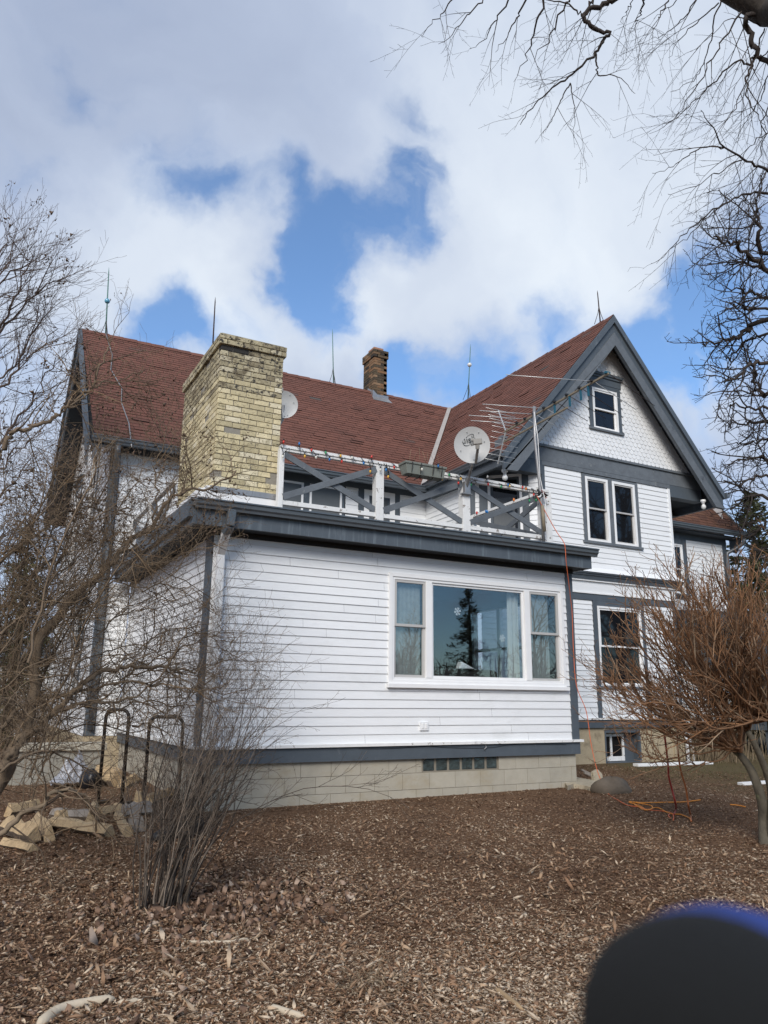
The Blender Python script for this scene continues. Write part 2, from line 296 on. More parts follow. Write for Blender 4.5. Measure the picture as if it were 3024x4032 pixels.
# ---------------------------------------------------------------- ground
def gz(x, y):
    b = -.665 + .028*min(y, 3) + .008*min(x, 0)
    far = max(0, math.hypot(x+3, y)-14)
    b -= .0*far
    b += .018*math.sin(1.7*x+.6)*math.cos(1.3*y) + .010*math.sin(4.1*x+2*y) if (y < -.3) else 0
    return b
def ground_hit(px, py):
    d = ray(px, py); t = .5
    for k in range(90):
        P = CAM + d*t; t += (P.z-gz(P.x, P.y))/max(1e-3, -d.z)*.9
    P = CAM + d*t; return Vector((P.x, P.y, gz(P.x, P.y)))
def build_ground():
    xs = list(np.arange(-16, 14.01, .25)); ys = list(np.arange(-13, 14.01, .25))
    xs = [-900, -200, -60, -30] + xs + [22, 40, 80, 220, 900]; ys = [-900, -200, -60, -25] + ys + [22, 40, 80, 250, 900]
    vs = [(x, y, gz(x, y)) for y in ys for x in xs]; nx = len(xs)
    fs = [(j*nx+i, j*nx+i+1, (j+1)*nx+i+1, (j+1)*nx+i) for j in range(len(ys)-1) for i in range(nx-1)]
    m = bpy.data.materials.new('mulch_soil'); m.use_nodes = True; t = m.node_tree; n = t.nodes; l = t.links; b = n['Principled BSDF']; b.inputs['Roughness'].default_value = .95; b.inputs['Specular IOR Level'].default_value = .2
    tcn = n.new('ShaderNodeTexCoord')
    def noise(sc, det=6, ro=.6, dist=0):
        q = n.new('ShaderNodeTexNoise'); q.inputs['Scale'].default_value = sc; q.inputs['Detail'].default_value = det; q.inputs['Roughness'].default_value = ro; q.inputs['Distortion'].default_value = dist
        l.new(tcn.outputs['Object'], q.inputs['Vector']); return q.outputs['Fac']
    def ramp(f, st):
        r = n.new('ShaderNodeValToRGB'); e = r.color_ramp.elements
        while len(e) < len(st): e.new(.5)
        for i, (p, c) in enumerate(st): e[i].position = p; e[i].color = (*c, 1)
        l.new(f, r.inputs[0]); return r.outputs[0]
    def mixc(f, a, b_):
        q = n.new('ShaderNodeMix'); q.data_type = 'RGBA'; l.new(f, q.inputs[0]); l.new(a, q.inputs[6]); l.new(b_, q.inputs[7]); return q.outputs[2]
    fine = ramp(noise(75, 3, .7, 1.2), [(.30, (.06, .032, .018)), (.46, (.13, .072, .040)), (.58, (.21, .125, .072)), (.68, (.30, .195, .12)), (.80, (.42, .31, .20))])
    soil = ramp(noise(30, 6), [(.3, (.07, .042, .026)), (.7, (.16, .10, .064))])
    grass = ramp(noise(45, 5, .7), [(.3, (.06, .045, .022)), (.55, (.13, .105, .05)), (.75, (.12, .13, .045))])
    fs_ = n.new('ShaderNodeMapRange'); l.new(noise(1.1, 4), fs_.inputs['Value']); fs_.inputs['From Min'].default_value = .55; fs_.inputs['From Max'].default_value = .68; fs_.inputs['To Max'].default_value = .7
    c1 = mixc(fs_.outputs[0], fine, soil)
    # lawn beyond the mulched bed (to the right of and behind it)
    sx = n.new('ShaderNodeSeparateXYZ'); l.new(tcn.outputs['Object'], sx.inputs[0])
    w = n.new('ShaderNodeMath'); w.operation = 'MULTIPLY_ADD'; l.new(noise(1.3, 5), w.inputs[0]); w.inputs[1].default_value = 3.0; l.new(sx.outputs[0], w.inputs[2])
    gm = n.new('ShaderNodeMapRange'); l.new(w.outputs[0], gm.inputs['Value']); gm.inputs['From Min'].default_value = 3.0; gm.inputs['From Max'].default_value = 4.6; gm.inputs['To Max'].default_value = .75
    c2 = mixc(gm.outputs[0], c1, grass); l.new(c2, b.inputs['Base Color'])
    bp = n.new('ShaderNodeBump'); bp.inputs['Strength'].default_value = 1; bp.inputs['Distance'].default_value = .02; l.new(noise(60, 6, .7, 1), bp.inputs['Height']); l.new(bp.outputs[0], b.inputs['Normal'])
    me = bpy.data.meshes.new('ground'); me.from_pydata(vs, [], fs); me.materials.append(m); o = bpy.data.objects.new('ground', me); COL.objects.link(o)
    tag(o, 'brown wood chip mulch bed and thin lawn round the house', 'ground', kind='structure')
build_ground()
# ---------------------------------------------------------------- house
HOUSE = thing('farmhouse', (0, 3, -.66), 'white clapboard farmhouse with slate grey trim, steep red shingle roofs and a projecting flat-roofed room', 'house')
def frame(O, U, Nn):
    O, U, Nn = Vector(O), Vector(U).normalized(), Vector(Nn).normalized()
    return lambda u, z, n=0: O + U*u + Nn*n + Vector((0, 0, z))
EXP = .109
def siding(mb, F, ul, ur, z0, z1, holes=(), exp=EXP, joints=True):
    ul_ = ul if callable(ul) else (lambda z: ul); ur_ = ur if callable(ur) else (lambda z: ur)
    z = z0
    while z < z1-1e-4:
        zt = min(z+exp, z1); cuts = sorted({z, zt} | {c for h in holes for c in (h[2], h[3]) if z+1e-4 < c < zt-1e-4})
        jts = []
        if joints:
            a = ul_(z) + random.uniform(.8, 4.5)
            while a < ur_(z)-.4: jts.append(a); a += random.uniform(2.2, 4.9)
        lipn = .013 + random.uniform(-.0015, .0025)
        segs_rnd = [random.random() for _ in range(len(jts)+2)]
        for za, zb in zip(cuts[:-1], cuts[1:]):
            na, nb = lipn*(1-(za-z)/exp), lipn*(1-(zb-z)/exp)
            spans = [(ul_(za), ul_(zb), ur_(za), ur_(zb))]
            for h in holes:
                if h[2] < zb-1e-4 and h[3] > za+1e-4:
                    ns = []
                    for (a, a2, b, b2) in spans:
                        if h[1] <= min(a, a2) or h[0] >= max(b, b2): ns.append((a, a2, b, b2)); continue
                        if h[0] > a: ns.append((a, a2, h[0], h[0]))
                        if h[1] < b: ns.append((h[1], h[1], b, b2))
                    spans = ns
            for (a, a2, b, b2) in spans:
                if b-a < .004 and b2-a2 < .004: continue
                js = [j for j in jts if a+.05 < j < b-.05]; xs = [(a, a2)] + [(j, j) for j in js] + [(b, b2)]
                for k in range(len(xs)-1):
                    g = .0012 if k else 0; g2 = .0012 if k < len(xs)-2 else 0
                    A, A2 = xs[k][0]+g, xs[k][1]+g; B, B2 = xs[k+1][0]-g2, xs[k+1][1]-g2
                    r = segs_rnd[sum(j <= A for j in jts)]
                    mb.quad(F(A, za, na), F(B, za, na), F(B2, zb, nb), F(A2, zb, nb), rnd=r)
                    if za == z: mb.quad(F(A, za, -.004), F(B, za, -.004), F(B, za, na), F(A, za, na), rnd=r)
        z = zt
def fbox(mb, F, u0, u1, z0, z1, n0, n1, mi=0, rnd=None):
    mb.hexa([F(u0, z0, n1), F(u1, z0, n1), F(u1, z0, n0), F(u0, z0, n0), F(u0, z1, n1), F(u1, z1, n1), F(u1, z1, n0), F(u0, z1, n0)], mi, rnd)
def part(name, mb, mats, parent=HOUSE, label=None, bevel=0):
    o = mb.build(name, mats, parent, bevel)
    if label: o['label'] = label
    return o
def ring(mb, F, u0, u1, z0, z1, w, n0, n1, wb=None, wt=None):
    wb = w if wb is None else wb; wt = w if wt is None else wt
    fbox(mb, F, u0, u0+w, z0, z1, n0, n1); fbox(mb, F, u1-w, u1, z0, z1, n0, n1)
    fbox(mb, F, u0+w, u1-w, z1-wt, z1, n0, n1); fbox(mb, F, u0+w, u1-w, z0, z0+wb, n0, n1)
def wall(F, ul, ur, z0, z1, holes=(), label=None, exp=EXP):
    mb = MB(); siding(mb, F, ul, ur, z0, z1, holes, exp); return part('wall', mb, m_white, label=label)
def bar(name, F, u0, u1, z0, z1, n0, n1, m=None, parent=HOUSE, label=None):
    mb = MB(); fbox(mb, F, u0, u1, z0, z1, n0, n1); return part(name, mb, m or m_grey, parent, label, bevel=.004)
def sash(parent, F, u0, u1, z0, z1, n, fm, gm, fw=.045, name='sash'):
    mb = MB(); ring(mb, F, u0, u1, z0, z1, fw, n-.018, n+.018); s = part(name, mb, fm, parent, bevel=.003)
    g = MB(); fbox(g, F, u0+fw-.004, u1-fw+.004, z0+fw-.004, z1-fw+.004, n-.006, n+.001); part('pane', g, gm, s); return s
def dh_window(F, u0, u1, z0, z1, cas=.10, cm=None, frame_m=None, head=None, apron=False, label=None, gm=None, sashm=None, sill_ext=.03):
    """double-hung window: casing outer box u0..u1, z0..z1"""
    cm = cm or m_grey; fm = frame_m or m_trimw; gm = gm or m_glassdark
    mb = MB()
    fbox(mb, F, u0, u0+cas, z0, z1, -.01, .028); fbox(mb, F, u1-cas, u1, z0, z1, -.01, .030); fbox(mb, F, u0+cas, u1-cas, z1-cas, z1, -.01, .026)
    w = part('window', mb, cm, label=label, bevel=.003)
    mb = MB(); ring(mb, F, u0+cas, u1-cas, z0, z1-cas, .04, -.05, .034, wb=.03); part('frame', mb, fm, w, bevel=.003)
    a, b, c, d = u0+cas+.04, u1-cas-.04, z0+.03, z1-cas-.04; mid = (c+d)/2
    sash(w, F, a, b, mid-.02, d, .0, fm if sashm is None else sashm, gm, .036); sash(w, F, a, b, c, mid+.02, -.03, fm if sashm is None else sashm, gm, .036)
    mb = MB(); fbox(mb, F, u0-sill_ext, u1+sill_ext, z0-.045, z0, -.02, .055); part('sill', mb, m_greyold if cm is m_grey else fm, w, bevel=.003)
    if head:
        mb = MB(); fbox(mb, F, u0-.03, u1+.03, z1, z1+head*.6, -.01, .035); fbox(mb, F, u0-.05, u1+.05, z1+head*.6, z1+head*.8, -.01, .06); fbox(mb, F, u0-.07, u1+.07, z1+head*.8, z1+head, -.01, .085)
        part('window_head', mb, cm, w)
    return w
W = 5.632
ZS = 2.47
Fp = frame((-W, 0, 0), (1, 0, 0), (0, -1, 0))         # porch front; u = x + W
Fl = frame((-W, 5.2, 0), (0, -1, 0), (-1, 0, 0))      # porch left side; u = 5.2 - y
Fr = frame((0, 0, 0), (0, 1, 0), (1, 0, 0))           # porch right side
PW = (2.42, 5.44, .70, 2.22)                          # picture-window casing (u,z)
wall(Fp, .10, W-.12, 0, ZS, [PW], 'front clapboard wall of the projecting room')
wall(Fl, 0, 4.95, 0, ZS, [], 'left clapboard wall of the projecting room')
wall(Fr, .10, 4.6, 0, ZS, [(1.0, 2.6, .65, 2.15)], 'right clapboard wall of the projecting room')
bar('corner_board', Fp, W-.12, W, 0, ZS, -.01, .022); bar('corner_board', Fr, -.02, .10, 0, ZS, -.01, .020)
bar('corner_board', Fp, 0, .10, 0, ZS, -.01, .022, m_trimw); bar('corner_board', Fl, 4.95, 5.2, 0, ZS, -.01, .024)
# drip cap + skirt band + foundation
mb = MB(); fbox(mb, Fp, -.06, W+.06, -.035, 0, -.02, .06); part('drip_cap', mb, m_oldw)
mb = MB(); fbox(mb, Fl, 0, 5.26, -.036, -.001, -.02, .058); part('drip_cap', mb, m_oldw)
mb = MB(); fbox(mb, Fr, .03, 4.6, -.036, -.001, -.02, .058); part('drip_cap', mb, m_oldw)
mb = MB(); fbox(mb, Fp, -.03, W+.02, -.205, -.035, -.02, .022); part('skirt_band', mb, m_grey)
mb = MB(); fbox(mb, Fl, 0, 5.21, -.204, -.036, -.02, .02); part('skirt_band', mb, m_grey)
mb = MB(); fbox(mb, Fr, 0, 4.6, -.204, -.036, -.02, .019); part('skirt_band', mb, m_grey)
def blocks(F, u0, u1, hole=None, ph=0):
    mb = MB(); bw, bh = .406, .203
    fbox(mb, F, u0, u1, -1.2, -.39 if hole else -.19, -.16, -.036, 1)
    if hole: fbox(mb, F, u0, hole[0], -.39, -.19, -.16, -.036, 1); fbox(mb, F, hole[1], u1, -.39, -.19, -.16, -.036, 1)
    for k in range(5):
        zt = -.181 - k*bh; zb = zt-bh; u = u0 - ((k+ph) % 2)*bw/2
        while u < u1-.02:
            a, b = max(u, u0), min(u+bw, u1); u += bw
            cuts = [(a, b)]
            if hole and k == 0:
                cuts = [(x, y) for x, y in ((a, min(b, hole[0])), (max(a, hole[1]), b)) if y-x > .02]
            for x, y in cuts: fbox(mb, F, x+.003, y-.003, zb+.003, zt-.003, -.16, -.03+random.uniform(-.002, .002))
    return part('block_foundation', mb, [m_block, m_blockm])
blocks(Fp, .03, W-.03, (2.96, 4.20)); blocks(Fl, 0, 5.16, ph=1); blocks(Fr, .04, 4.6, ph=1)
gb = MB(); fbox(gb, Fp, 2.96, 4.20, -.39, -.19, -.10, -.044); gbo = part('glass_block_window', gb, m_blockm)
for k in range(6):
    a = 2.975 + k*.204; g = MB(); fbox(g, Fp, a+.008, a+.182, -.368, -.212, -.09, -.038); part('glass_block', g, m_bglass, gbo, bevel=.012)
# outlet on the siding
mb = MB(); fbox(mb, Fp, 2.90, 3.03, .15, .26, .005, .03); ow = part('outlet_cover', mb, m_white, bevel=.004)
for s in (0, 1):
    mb = MB(); fbox(mb, Fp, 2.925+s*.05, 2.955+s*.05, .175, .24, .028, .036); part('flap', mb, m_trimw, ow, bevel=.003)
# thin wire along the band
mb = MB(); mb.tube([Fp(2.0+i*.26, -.06-.010*math.sin(i*1.1)-(.02 if 4 < i < 9 else 0), .026) for i in range(14)], .003, 5); part('wire', mb, m_black)
mb = MB(); mb.tube([Fp(3.94, -.055, .027), Fp(3.95, -.08, .04), Fp(3.92, -.10, .035), Fp(3.93, -.12, .035)], .006, 6); part('tap', mb, m_galv)
# roof edge of the projecting room
def rect_ring(mb, x0, x1, y0, z0, z1, t, yb=5.2):
    mb.box(x0, x1, y0, y0+t, z0, z1); mb.box(x0, x0+t, y0+t, yb, z0, z1); mb.box(x1-t, x1, y0+t, yb, z0, z1)
mb = MB(); rect_ring(mb, -5.98, .17, -.30, 2.52, 2.72, .035, 4.9); part('fascia', mb, m_fascia)
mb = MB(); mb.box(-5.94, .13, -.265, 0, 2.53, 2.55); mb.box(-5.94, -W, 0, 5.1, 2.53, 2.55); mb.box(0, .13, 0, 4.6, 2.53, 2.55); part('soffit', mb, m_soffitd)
mb = MB(); fbox(mb, Fp, -.03, W+.03, 2.465, 2.53, -.02, .03); part('bed_moulding', mb, m_soffitd)  # dark board whose colour also holds the shade under the eave
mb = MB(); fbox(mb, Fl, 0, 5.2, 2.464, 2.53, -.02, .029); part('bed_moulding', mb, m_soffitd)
mb = MB(); mb.box(-6.0, .2, -.34, 5.15, 2.725, 2.80); part('porch_roof', mb, mat('flat_roof_felt', (.10, .10, .10), .9, var=.2))
def gutter(mb, p, q, outv, h=.115, w=.12):     # open K-style gutter, built as a profile swept from p to q
    p, q, o = Vector(p), Vector(q), Vector(outv); Z = Vector((0, 0, 1))
    prof = [(0, 0), (w*.55, 0), (w*.62, h*.25), (w*.80, h*.42), (w*.86, h*.80), (w, h*.86), (w, h), (w-.012, h), (w-.02, h*.8), (w*.5, h*.3), (.012, h*.3), (0, h)]
    mb.prism([p + o*a + Z*b for a, b in prof], q-p)
mb = MB(); gutter(mb, (-5.97, -.302, 2.70), (.235, -.302, 2.70), (0, -1, 0)); part('gutter', mb, m_gutter)
mb = MB(); mb.box(-6.02, .235, -.33, -.30, 2.795, 2.825); mb.box(-6.02, -5.98, -.30, 4.9, 2.79, 2.82); part('drip_edge', mb, m_greyold)
mb = MB(); mb.box(-6.035, -5.982, -.3, 4.9, 2.60, 2.79); part('gutter', mb, m_grey)
# downspout at left front corner: grey elbow then white ribbed pipe
mb = MB(); mb.beam((-5.54, -.37, 2.72), (-5.555, -.36, 2.52), .10, .09); mb.beam((-5.555, -.36, 2.525), (-5.58, -.29, 2.44), .102, .09); ds = part('downspout', mb, m_gutter, bevel=.01)
mb = MB(); mb.beam((-5.575, -.30, 2.45), (-5.56, -.075, 2.24), .092, .075); mb.beam((-5.56, -.072, 2.25), (-5.545, -.068, -.02), .092, .068)
for k in range(4):
    mb.beam((-5.59+k*.02, -.108, 2.2), (-5.575+k*.02, -.104, 0), .008, .008)
part('pipe', mb, m_trimw, ds)
# picture window --------------------------------------------------
u0, u1, z0, z1 = PW
mb = MB(); ring(mb, Fp, u0, u1, z0+.05, z1, .055, -.03, .034, wb=.045); pw = part('picture_window', mb, m_trimw, bevel=.003, label='three-part picture window with curtains and paper snowflakes')
mb = MB(); ring(mb, Fp, u0+.055, u1-.055, z0+.095, z1-.055, .035, -.05, .020)
for a in (3.0, 4.70): fbox(mb, Fp, a, a+.10, z0+.13, z1-.09, -.05, .026)
part('frame', mb, m_trimw, pw, bevel=.003)
mb = MB(); fbox(mb, Fp, u0-.02, u1+.03, z0-.005, z0+.05, -.02, .065); part('sill', mb, m_trimw, pw, bevel=.004)
def csash(a, b, c, d, n, fm, fw, gm): return sash(pw, Fp, a, b, c, d, n, fm, gm, fw)
csash(3.10, 4.70, .83, 2.13, -.02, m_trimw, .032, m_glass)
for a, b in ((2.51, 3.0), (4.80, 5.35)):
    csash(a, b, 1.50, 2.13, -.005, m_vinyl, .036, m_glass); csash(a, b, .83, 1.535, -.03, m_vinyl, .036, m_glass)
    mb = MB(); n_ = 26; ww = b-a-.08 if a < 3 else (b-a)-.17
    for i in range(n_):
        x, x2 = a+.04+ww*i/n_, a+.04+ww*(i+1)/n_
        d1, d2 = -.075-.0015*math.sin(i*1.5), -.075-.0015*math.sin((i+1)*1.5)
        mb.quad(Fp(x, .8, d1), Fp(x2, .8, d2), Fp(x2, 2.2, d2), Fp(x, 2.2, d1))
    part('curtain', mb, m_curtain, pw)
mb = MB()
for i in range(12):
    x, x2 = 4.49+.20*i/12, 4.49+.20*(i+1)/12; s1, s2 = .022*math.sin(i*1.3), .022*math.sin((i+1)*1.3)
    mb.quad(Fp(x-.03, .8, -.12-s1), Fp(x2, .8, -.12-s2), Fp(x2, 2.2, -.12-s2), Fp(x, 2.2, -.12-s1))
part('curtain', mb, mat('white_curtain', (.50, .52, .50), .9, var=.06, vscale=10, bump=.3, bscale=100), pw)
# paper snowflakes stuck inside the glass
for (a, z, s) in ((3.55, 1.76, .055), (4.32, 1.42, .052)):
    mb = MB()
    for k in range(6):
        t = R(60*k+12); c_, s_ = math.cos(t), math.sin(t)
        P = lambda r, o=0: Fp(a + c_*r - s_*o, z + s_*r + c_*o, -.030)
        mb.beam(P(0), P(s), .004, .010, (0, 1, 0))
        for r in (.45, .72):
            mb.beam(P(s*r), P(s*(r+.25), s*.25), .004, .007, (0, 1, 0)); mb.beam(P(s*r), P(s*(r+.25), -s*.25), .004, .007, (0, 1, 0))
    part('paper_snowflake', mb, m_trimw, pw)
# room behind the picture window, with a side window that looks out at the wing
mb = MB(); e = .05
mb.box(-W+e, -e, 5.0, 5.1, -.3, 2.45); mb.box(-W+e, -W+e+.05, .1, 5.0, -.3, 2.45); mb.box(-W+e, -e, .1, 5.0, -.32, -.3); mb.box(-W+e, -e, .1, 5.0, 2.40, 2.45)
mb.box(-.10, -e, .1, 1.05, -.3, 2.4); mb.box(-.10, -e, 2.55, 5, -.3, 2.4); mb.box(-.10, -e, 1.05, 2.55, -.3, .7); mb.box(-.10, -e, 1.05, 2.55, 2.1, 2.4)
part('interior', mb, m_room)
mb = MB(); ring(mb, Fr, 1.0, 2.6, .65, 2.15, .06, -.06, .03); fbox(mb, Fr, 1.78, 1.86, .7, 2.1, -.05, .03); fbox(mb, Fr, 1.06, 2.54, 1.38, 1.43, -.04, .0); swn = part('window', mb, m_trimw)
mb = MB(); fbox(mb, Fr, 1.06, 2.54, .71, 2.09, -.02, -.016); part('pane', mb, m_glass, swn)
mb = MB(); mb.box(-2.9, -1.0, .75, 1.55, -.2, .55); mb.box(-2.9, -1.0, .55, .8, .3, .99); mb.box(-2.9, -2.7, .6, 1.5, .3, .85); part('sofa', mb, m_roomdark, bevel=.06)
mb = MB(); mb.prism([(-1.75, .5, .99), (-1.45, .5, .99), (-1.70, .5, 1.10)], (0, .12, 0)); part('pillow', mb, m_trimw, bevel=.02)

# wing ------------------------------------------------------------
YW, XL, XR = 2.41, 1.55, 5.137
Fw = frame((0, YW, 0), (1, 0, 0), (0, -1, 0))
dl = math.sqrt(2)
FdL = frame((.55, 3.41, 0), (1, -1, 0), (-1, -1, 0)); DLEN = dl*1.0
FdR = frame((XR, YW, 0), (1, 1, 0), (1, -1, 0))
FsL = frame((.55, 5.2, 0), (0, -1, 0), (-1, 0, 0)); FsR = frame((6.14, 3.41, 0), (0, 1, 0), (1, 0, 0))
BX = (0.02, 5.0)          # first-floor front, left and right ends
# basement wall, skirt, first floor
mb = MB(); BW = (2.86, 3.80, -.62, .02)
fbox(mb, Fw, .0, BW[0], -1.2, .055, -.35, -.03); fbox(mb, Fw, BW[1], 4.97, -1.2, .055, -.35, -.03); fbox(mb, Fw, BW[0], BW[1], -1.2, BW[2], -.35, -.03); fbox(mb, Fw, BW[0], BW[1], .02, .055, -.35, -.03)
part('stucco_foundation', mb, m_stucco)
mb = MB(); ring(mb, Fw, BW[0], BW[1], BW[2], BW[3], .035, -.30, -.02, wt=.06); bw = part('basement_window', mb, m_grey, bevel=.004)
mb = MB(); fr0, fr1 = BW[0]+.04, 3.53
ring(mb, Fw, fr0, fr1, -.575, -.065, .05, -.235, -.20, wb=.085); fbox(mb, Fw, 3.17, 3.215, -.49, -.11, -.232, -.203); part('frame', mb, m_oldw, bw, bevel=.003)
mb = MB(); fbox(mb, Fw, fr0+.03, fr1-.03, -.55, -.09, -.24, -.225); part('pane', mb, m_glassdark, bw)
mb = MB(); fbox(mb, Fw, fr1, BW[1]-.03, -.59, -.04, -.24, -.20); part('reveal', mb, m_grey, bw)
bar('skirt_band', Fw, BX[0], BX[1], .055, .205, -.02, .022)
mb = MB(); fbox(mb, Fw, BX[0], BX[1]+.03, .205, .238, -.02, .055); part('drip_cap', mb, m_oldw)
F1 = (2.70, 4.10, .80, 2.49)
EX2 = .0985
wall(Fw, BX[0], 2.69, .238, 2.49, [], exp=EX2); wall(Fw, 4.10, 4.93, .238, 2.49, [], exp=EX2)
bar('corner_board', Fw, 4.93, 5.0, .238, 2.49, -.01, .024, m_grey)
bar('belt_board', Fw, BX[0], 5.02, 2.49, 2.62, -.02, .026)
# casing boards running down beside the shingle panel
for a in (2.70, 3.99): bar('casing_board', Fw, a, a+.095, .238, .80, -.01, .026)
w1 = dh_window(Fw, 2.70, 4.085, .84, 2.49, .10, sill_ext=.02, label='tall ground-floor window behind the pruned shrub')
mb = MB(); fbox(mb, Fw, BX[0], 5.03, 2.62, 2.90, -.02, .030); part('frieze_board', mb, m_white)
mb = MB(); fbox(mb, Fw, BX[0], 5.05, 2.62, 2.65, .030, .045); fbox(mb, Fw, BX[0], 5.1, 2.865, 2.90, .030, .07); part('moulding', mb, m_trimw)
# first-floor side and back of wing
FsR1 = frame((5.0, YW, 0), (0, 1, 0), (1, 0, 0)); wall(FsR1, 0, 2.8, .238, 2.9, [], exp=EX2)
mb = MB(); fbox(mb, FsR1, 0, 2.8, -1.2, .238, -.3, -.01); part('stucco_foundation', mb, m_stucco)
# flared belt between the floors
mb = MB()
a0, a1 = -.0, 5.19
prof = [(2.895, .0), (2.895, .085), (2.96, .10), (2.975, .125), (3.00, .130), (3.01, .155), (3.035, .16), (3.035, 0)]
mb.prism([Fw(a0, z, n) for z, n in prof], (a1-a0, 0, 0)); part('cornice', mb, m_grey)
mb = MB(); lo, hi = 3.037, 3.16
mb.quad(Fw(a0, lo, .17), Fw(5.27, lo, .17), Fw(XR, hi, .012), Fw(a0, hi, .012)); mb.quad(Fw(a0, lo, .0), Fw(5.27, lo, .0), Fw(5.27, lo, .17), Fw(a0, lo, .17))
mb.quad(Fw(5.27, lo, .17), Fw(5.27, lo, -.6), Fw(XR, hi, -.6), Fw(XR, hi, .012)); part('flared_skirt', mb, m_white)
# second floor
ZB = 5.12
D1 = (2.575, 4.148, 3.70, 5.10)
EX3 = (ZB-3.16)/18
wall(Fw, XL+.06, XR-.07, 3.16, ZB, [(2.575, 4.148, 3.66, ZB)], 'upper front wall of the gabled wing', exp=EX3)
wall(Fw, -.0, XL+.06, 3.06, 3.16, [], exp=EX3)
bar('corner_board', Fw, XL-.02, XL+.06, 3.1, ZB, -.01, .024); bar('corner_board', Fw, XR-.07, XR, 3.16, ZB, -.01, .022, m_white)
bar('corner_board', FdR, 0, .07, 3.16, 4.95, -.02, .012); bar('corner_board', FdR, .07, .09, 3.16, 4.95, -.02, .010, m_grey)
wall(FdR, .09, 1.41, 3.1, 4.95, [], exp=EX3); wall(FsR, 0, 1.79, 3.1, 4.95, [], exp=EX3)
wall(FdL, 0, .16, 2.8, 5.0, [], exp=EX3); wall(FdL, 1.15, DLEN-.04, 2.8, 5.0, [], exp=EX3)
wall(FsL, 0, 1.72, 2.8, 5.0, [], 'balcony side wall of the wing', exp=EX3)
bar('corner_board', FsL, 1.72, 1.80, 2.8, 5.0, -.01, .022); bar('corner_board', FdL, -.015, .075, 2.8, 5.0, -.01, .02)
# balcony door in the diagonal wall
mb = MB(); fbox(mb, FdL, .16, .33, 2.8, 5.0, -.01, .03); fbox(mb, FdL, 1.02, 1.15, 2.8, 5.0, -.01, .028); fbox(mb, FdL, .33, 1.02, 4.97, 5.05, -.01, .026)
dr = part('balcony_door', mb, m_grey, label='balcony door with a raised blind behind its glass')
mb = MB(); ring(mb, FdL, .33, 1.02, 2.82, 4.97, .055, -.04, .024); part('frame', mb, m_trimw, dr, bevel=.003)
mb = MB(); ring(mb, FdL, .385, .965, 2.87, 4.915, .05, -.05, -.01, wb=.15); part('door_leaf', mb, m_grey, dr)
mb = MB(); fbox(mb, FdL, .43, .92, 3.0, 4.87, -.035, -.028); part('pane', mb, m_glassdark, dr)
mb = MB(); fbox(mb, FdL, .44, .86, 3.0, 4.50, -.027, -.022); part('blind', mb, m_screen, dr)
# twin window
w2 = MB(); fbox(w2, Fw, 2.575, 2.665, 3.70, 5.10, -.01, .028); fbox(w2, Fw, 4.055, 4.148, 3.70, 5.10, -.01, .028); fbox(w2, Fw, 3.285, 3.405, 3.70, 5.10, -.01, .028); fbox(w2, Fw, 2.665, 4.055, 5.05, 5.10, -.01, .025)
w2 = part('twin_window', w2, m_greyold, bevel=.003, label='twin double-hung window of the wing')
for a, b in ((2.665, 3.285), (3.405, 4.055)):
    mb = MB(); ring(mb, Fw, a, b, 3.70, 5.05, .055, -.05, .034, wb=.04); part('frame', mb, m_trimw, w2, bevel=.003)
    sash(w2, Fw, a+.05, b-.05, 4.37, 5.0, 0, m_vinyl, m_glassdark, .035); sash(w2, Fw, a+.05, b-.05, 3.735, 4.41, -.03, m_vinyl, m_glassdark, .035)
mb = MB(); fbox(mb, Fw, 2.545, 4.18, 3.645, 3.70, -.02, .05); part('sill', mb, m_greyold, w2, bevel=.003)
# frieze beam under the gable
mb = MB(); fbox(mb, Fw, .55, 6.14, 5.21, 5.50, -.18, .030); fbox(mb, Fw, .55, 6.14, 5.50, 5.55, -.05, .065); fbox(mb, Fw, XL, XR, ZB, 5.21, -.05, .026); part('frieze_beam', mb, m_greyold)
mb = MB(); fbox(mb, Fw, .55, XL, 4.92, 5.205, -.18, .028); part('frieze_beam', mb, m_grey)
mb = MB(); fbox(mb, Fw, XR, 6.14, 4.94, 5.205, -.18, .028); part('frieze_beam', mb, m_grey)
for x0_, x1_ in ((.40, XL), (XR, 6.32)):
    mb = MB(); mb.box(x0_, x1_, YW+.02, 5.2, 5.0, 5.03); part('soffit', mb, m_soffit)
XA, ZA = 3.38, 8.68
SL = 1.177
def gz_l(x): return ZA - .10 - SL*abs(x-XA)*1.0
# fish-scale shingles
def scales(mb, F, xl, xr, z0, z1, w, h, holes=()):
    k = 0; z = z0
    while z < z1:
        off = (k % 2)*w/2; a = math.floor((xl(z)-.2)/w)*w + off
        while a < xr(z)+.1:
            c = a+w/2; zc = z+h*.5
            ok = xl(zc)-w*.4 < c < xr(zc)+w*.4 and not any(hh[0]-w*.1 < c < hh[1]+w*.1 and hh[2]-h*.3 < zc < hh[3]+h*.1 for hh in holes)
            if ok:
                n1 = .014+random.uniform(-.002, .003); pts = [F(a+.002, z+h*1.7, 0), F(a+w-.002, z+h*1.7, 0)]; jz = random.uniform(-.002, .002)
                arc = [(a+w/2 + (w/2-.002)*math.cos(t), z+w*.46 - w*.46*math.sin(t)+jz) for t in [math.pi*i/8 for i in range(9)]]
                hh = h*1.7
                face = [F(x, zz, n1*(1-(zz-z)/hh)) for x, zz in arc]
                L = [pts[1]] ; mb.add([pts[0]] + [F(a+w-.002, z+hh, 0)] + face, [(0,)+tuple(reversed(range(2, 2+len(face))))+(1,)] if False else [tuple([1]+[0]+list(reversed(range(2, 2+len(face)))))], 0)
                low = [F(x, zz, -.002) for x, zz in arc]; b = face+low; n = len(face)
                mb.add(b, [(i, i+1, n+i+1, n+i) for i in range(n-1)], 1, .3)
            a += w
        z += h; k += 1
mb = MB()
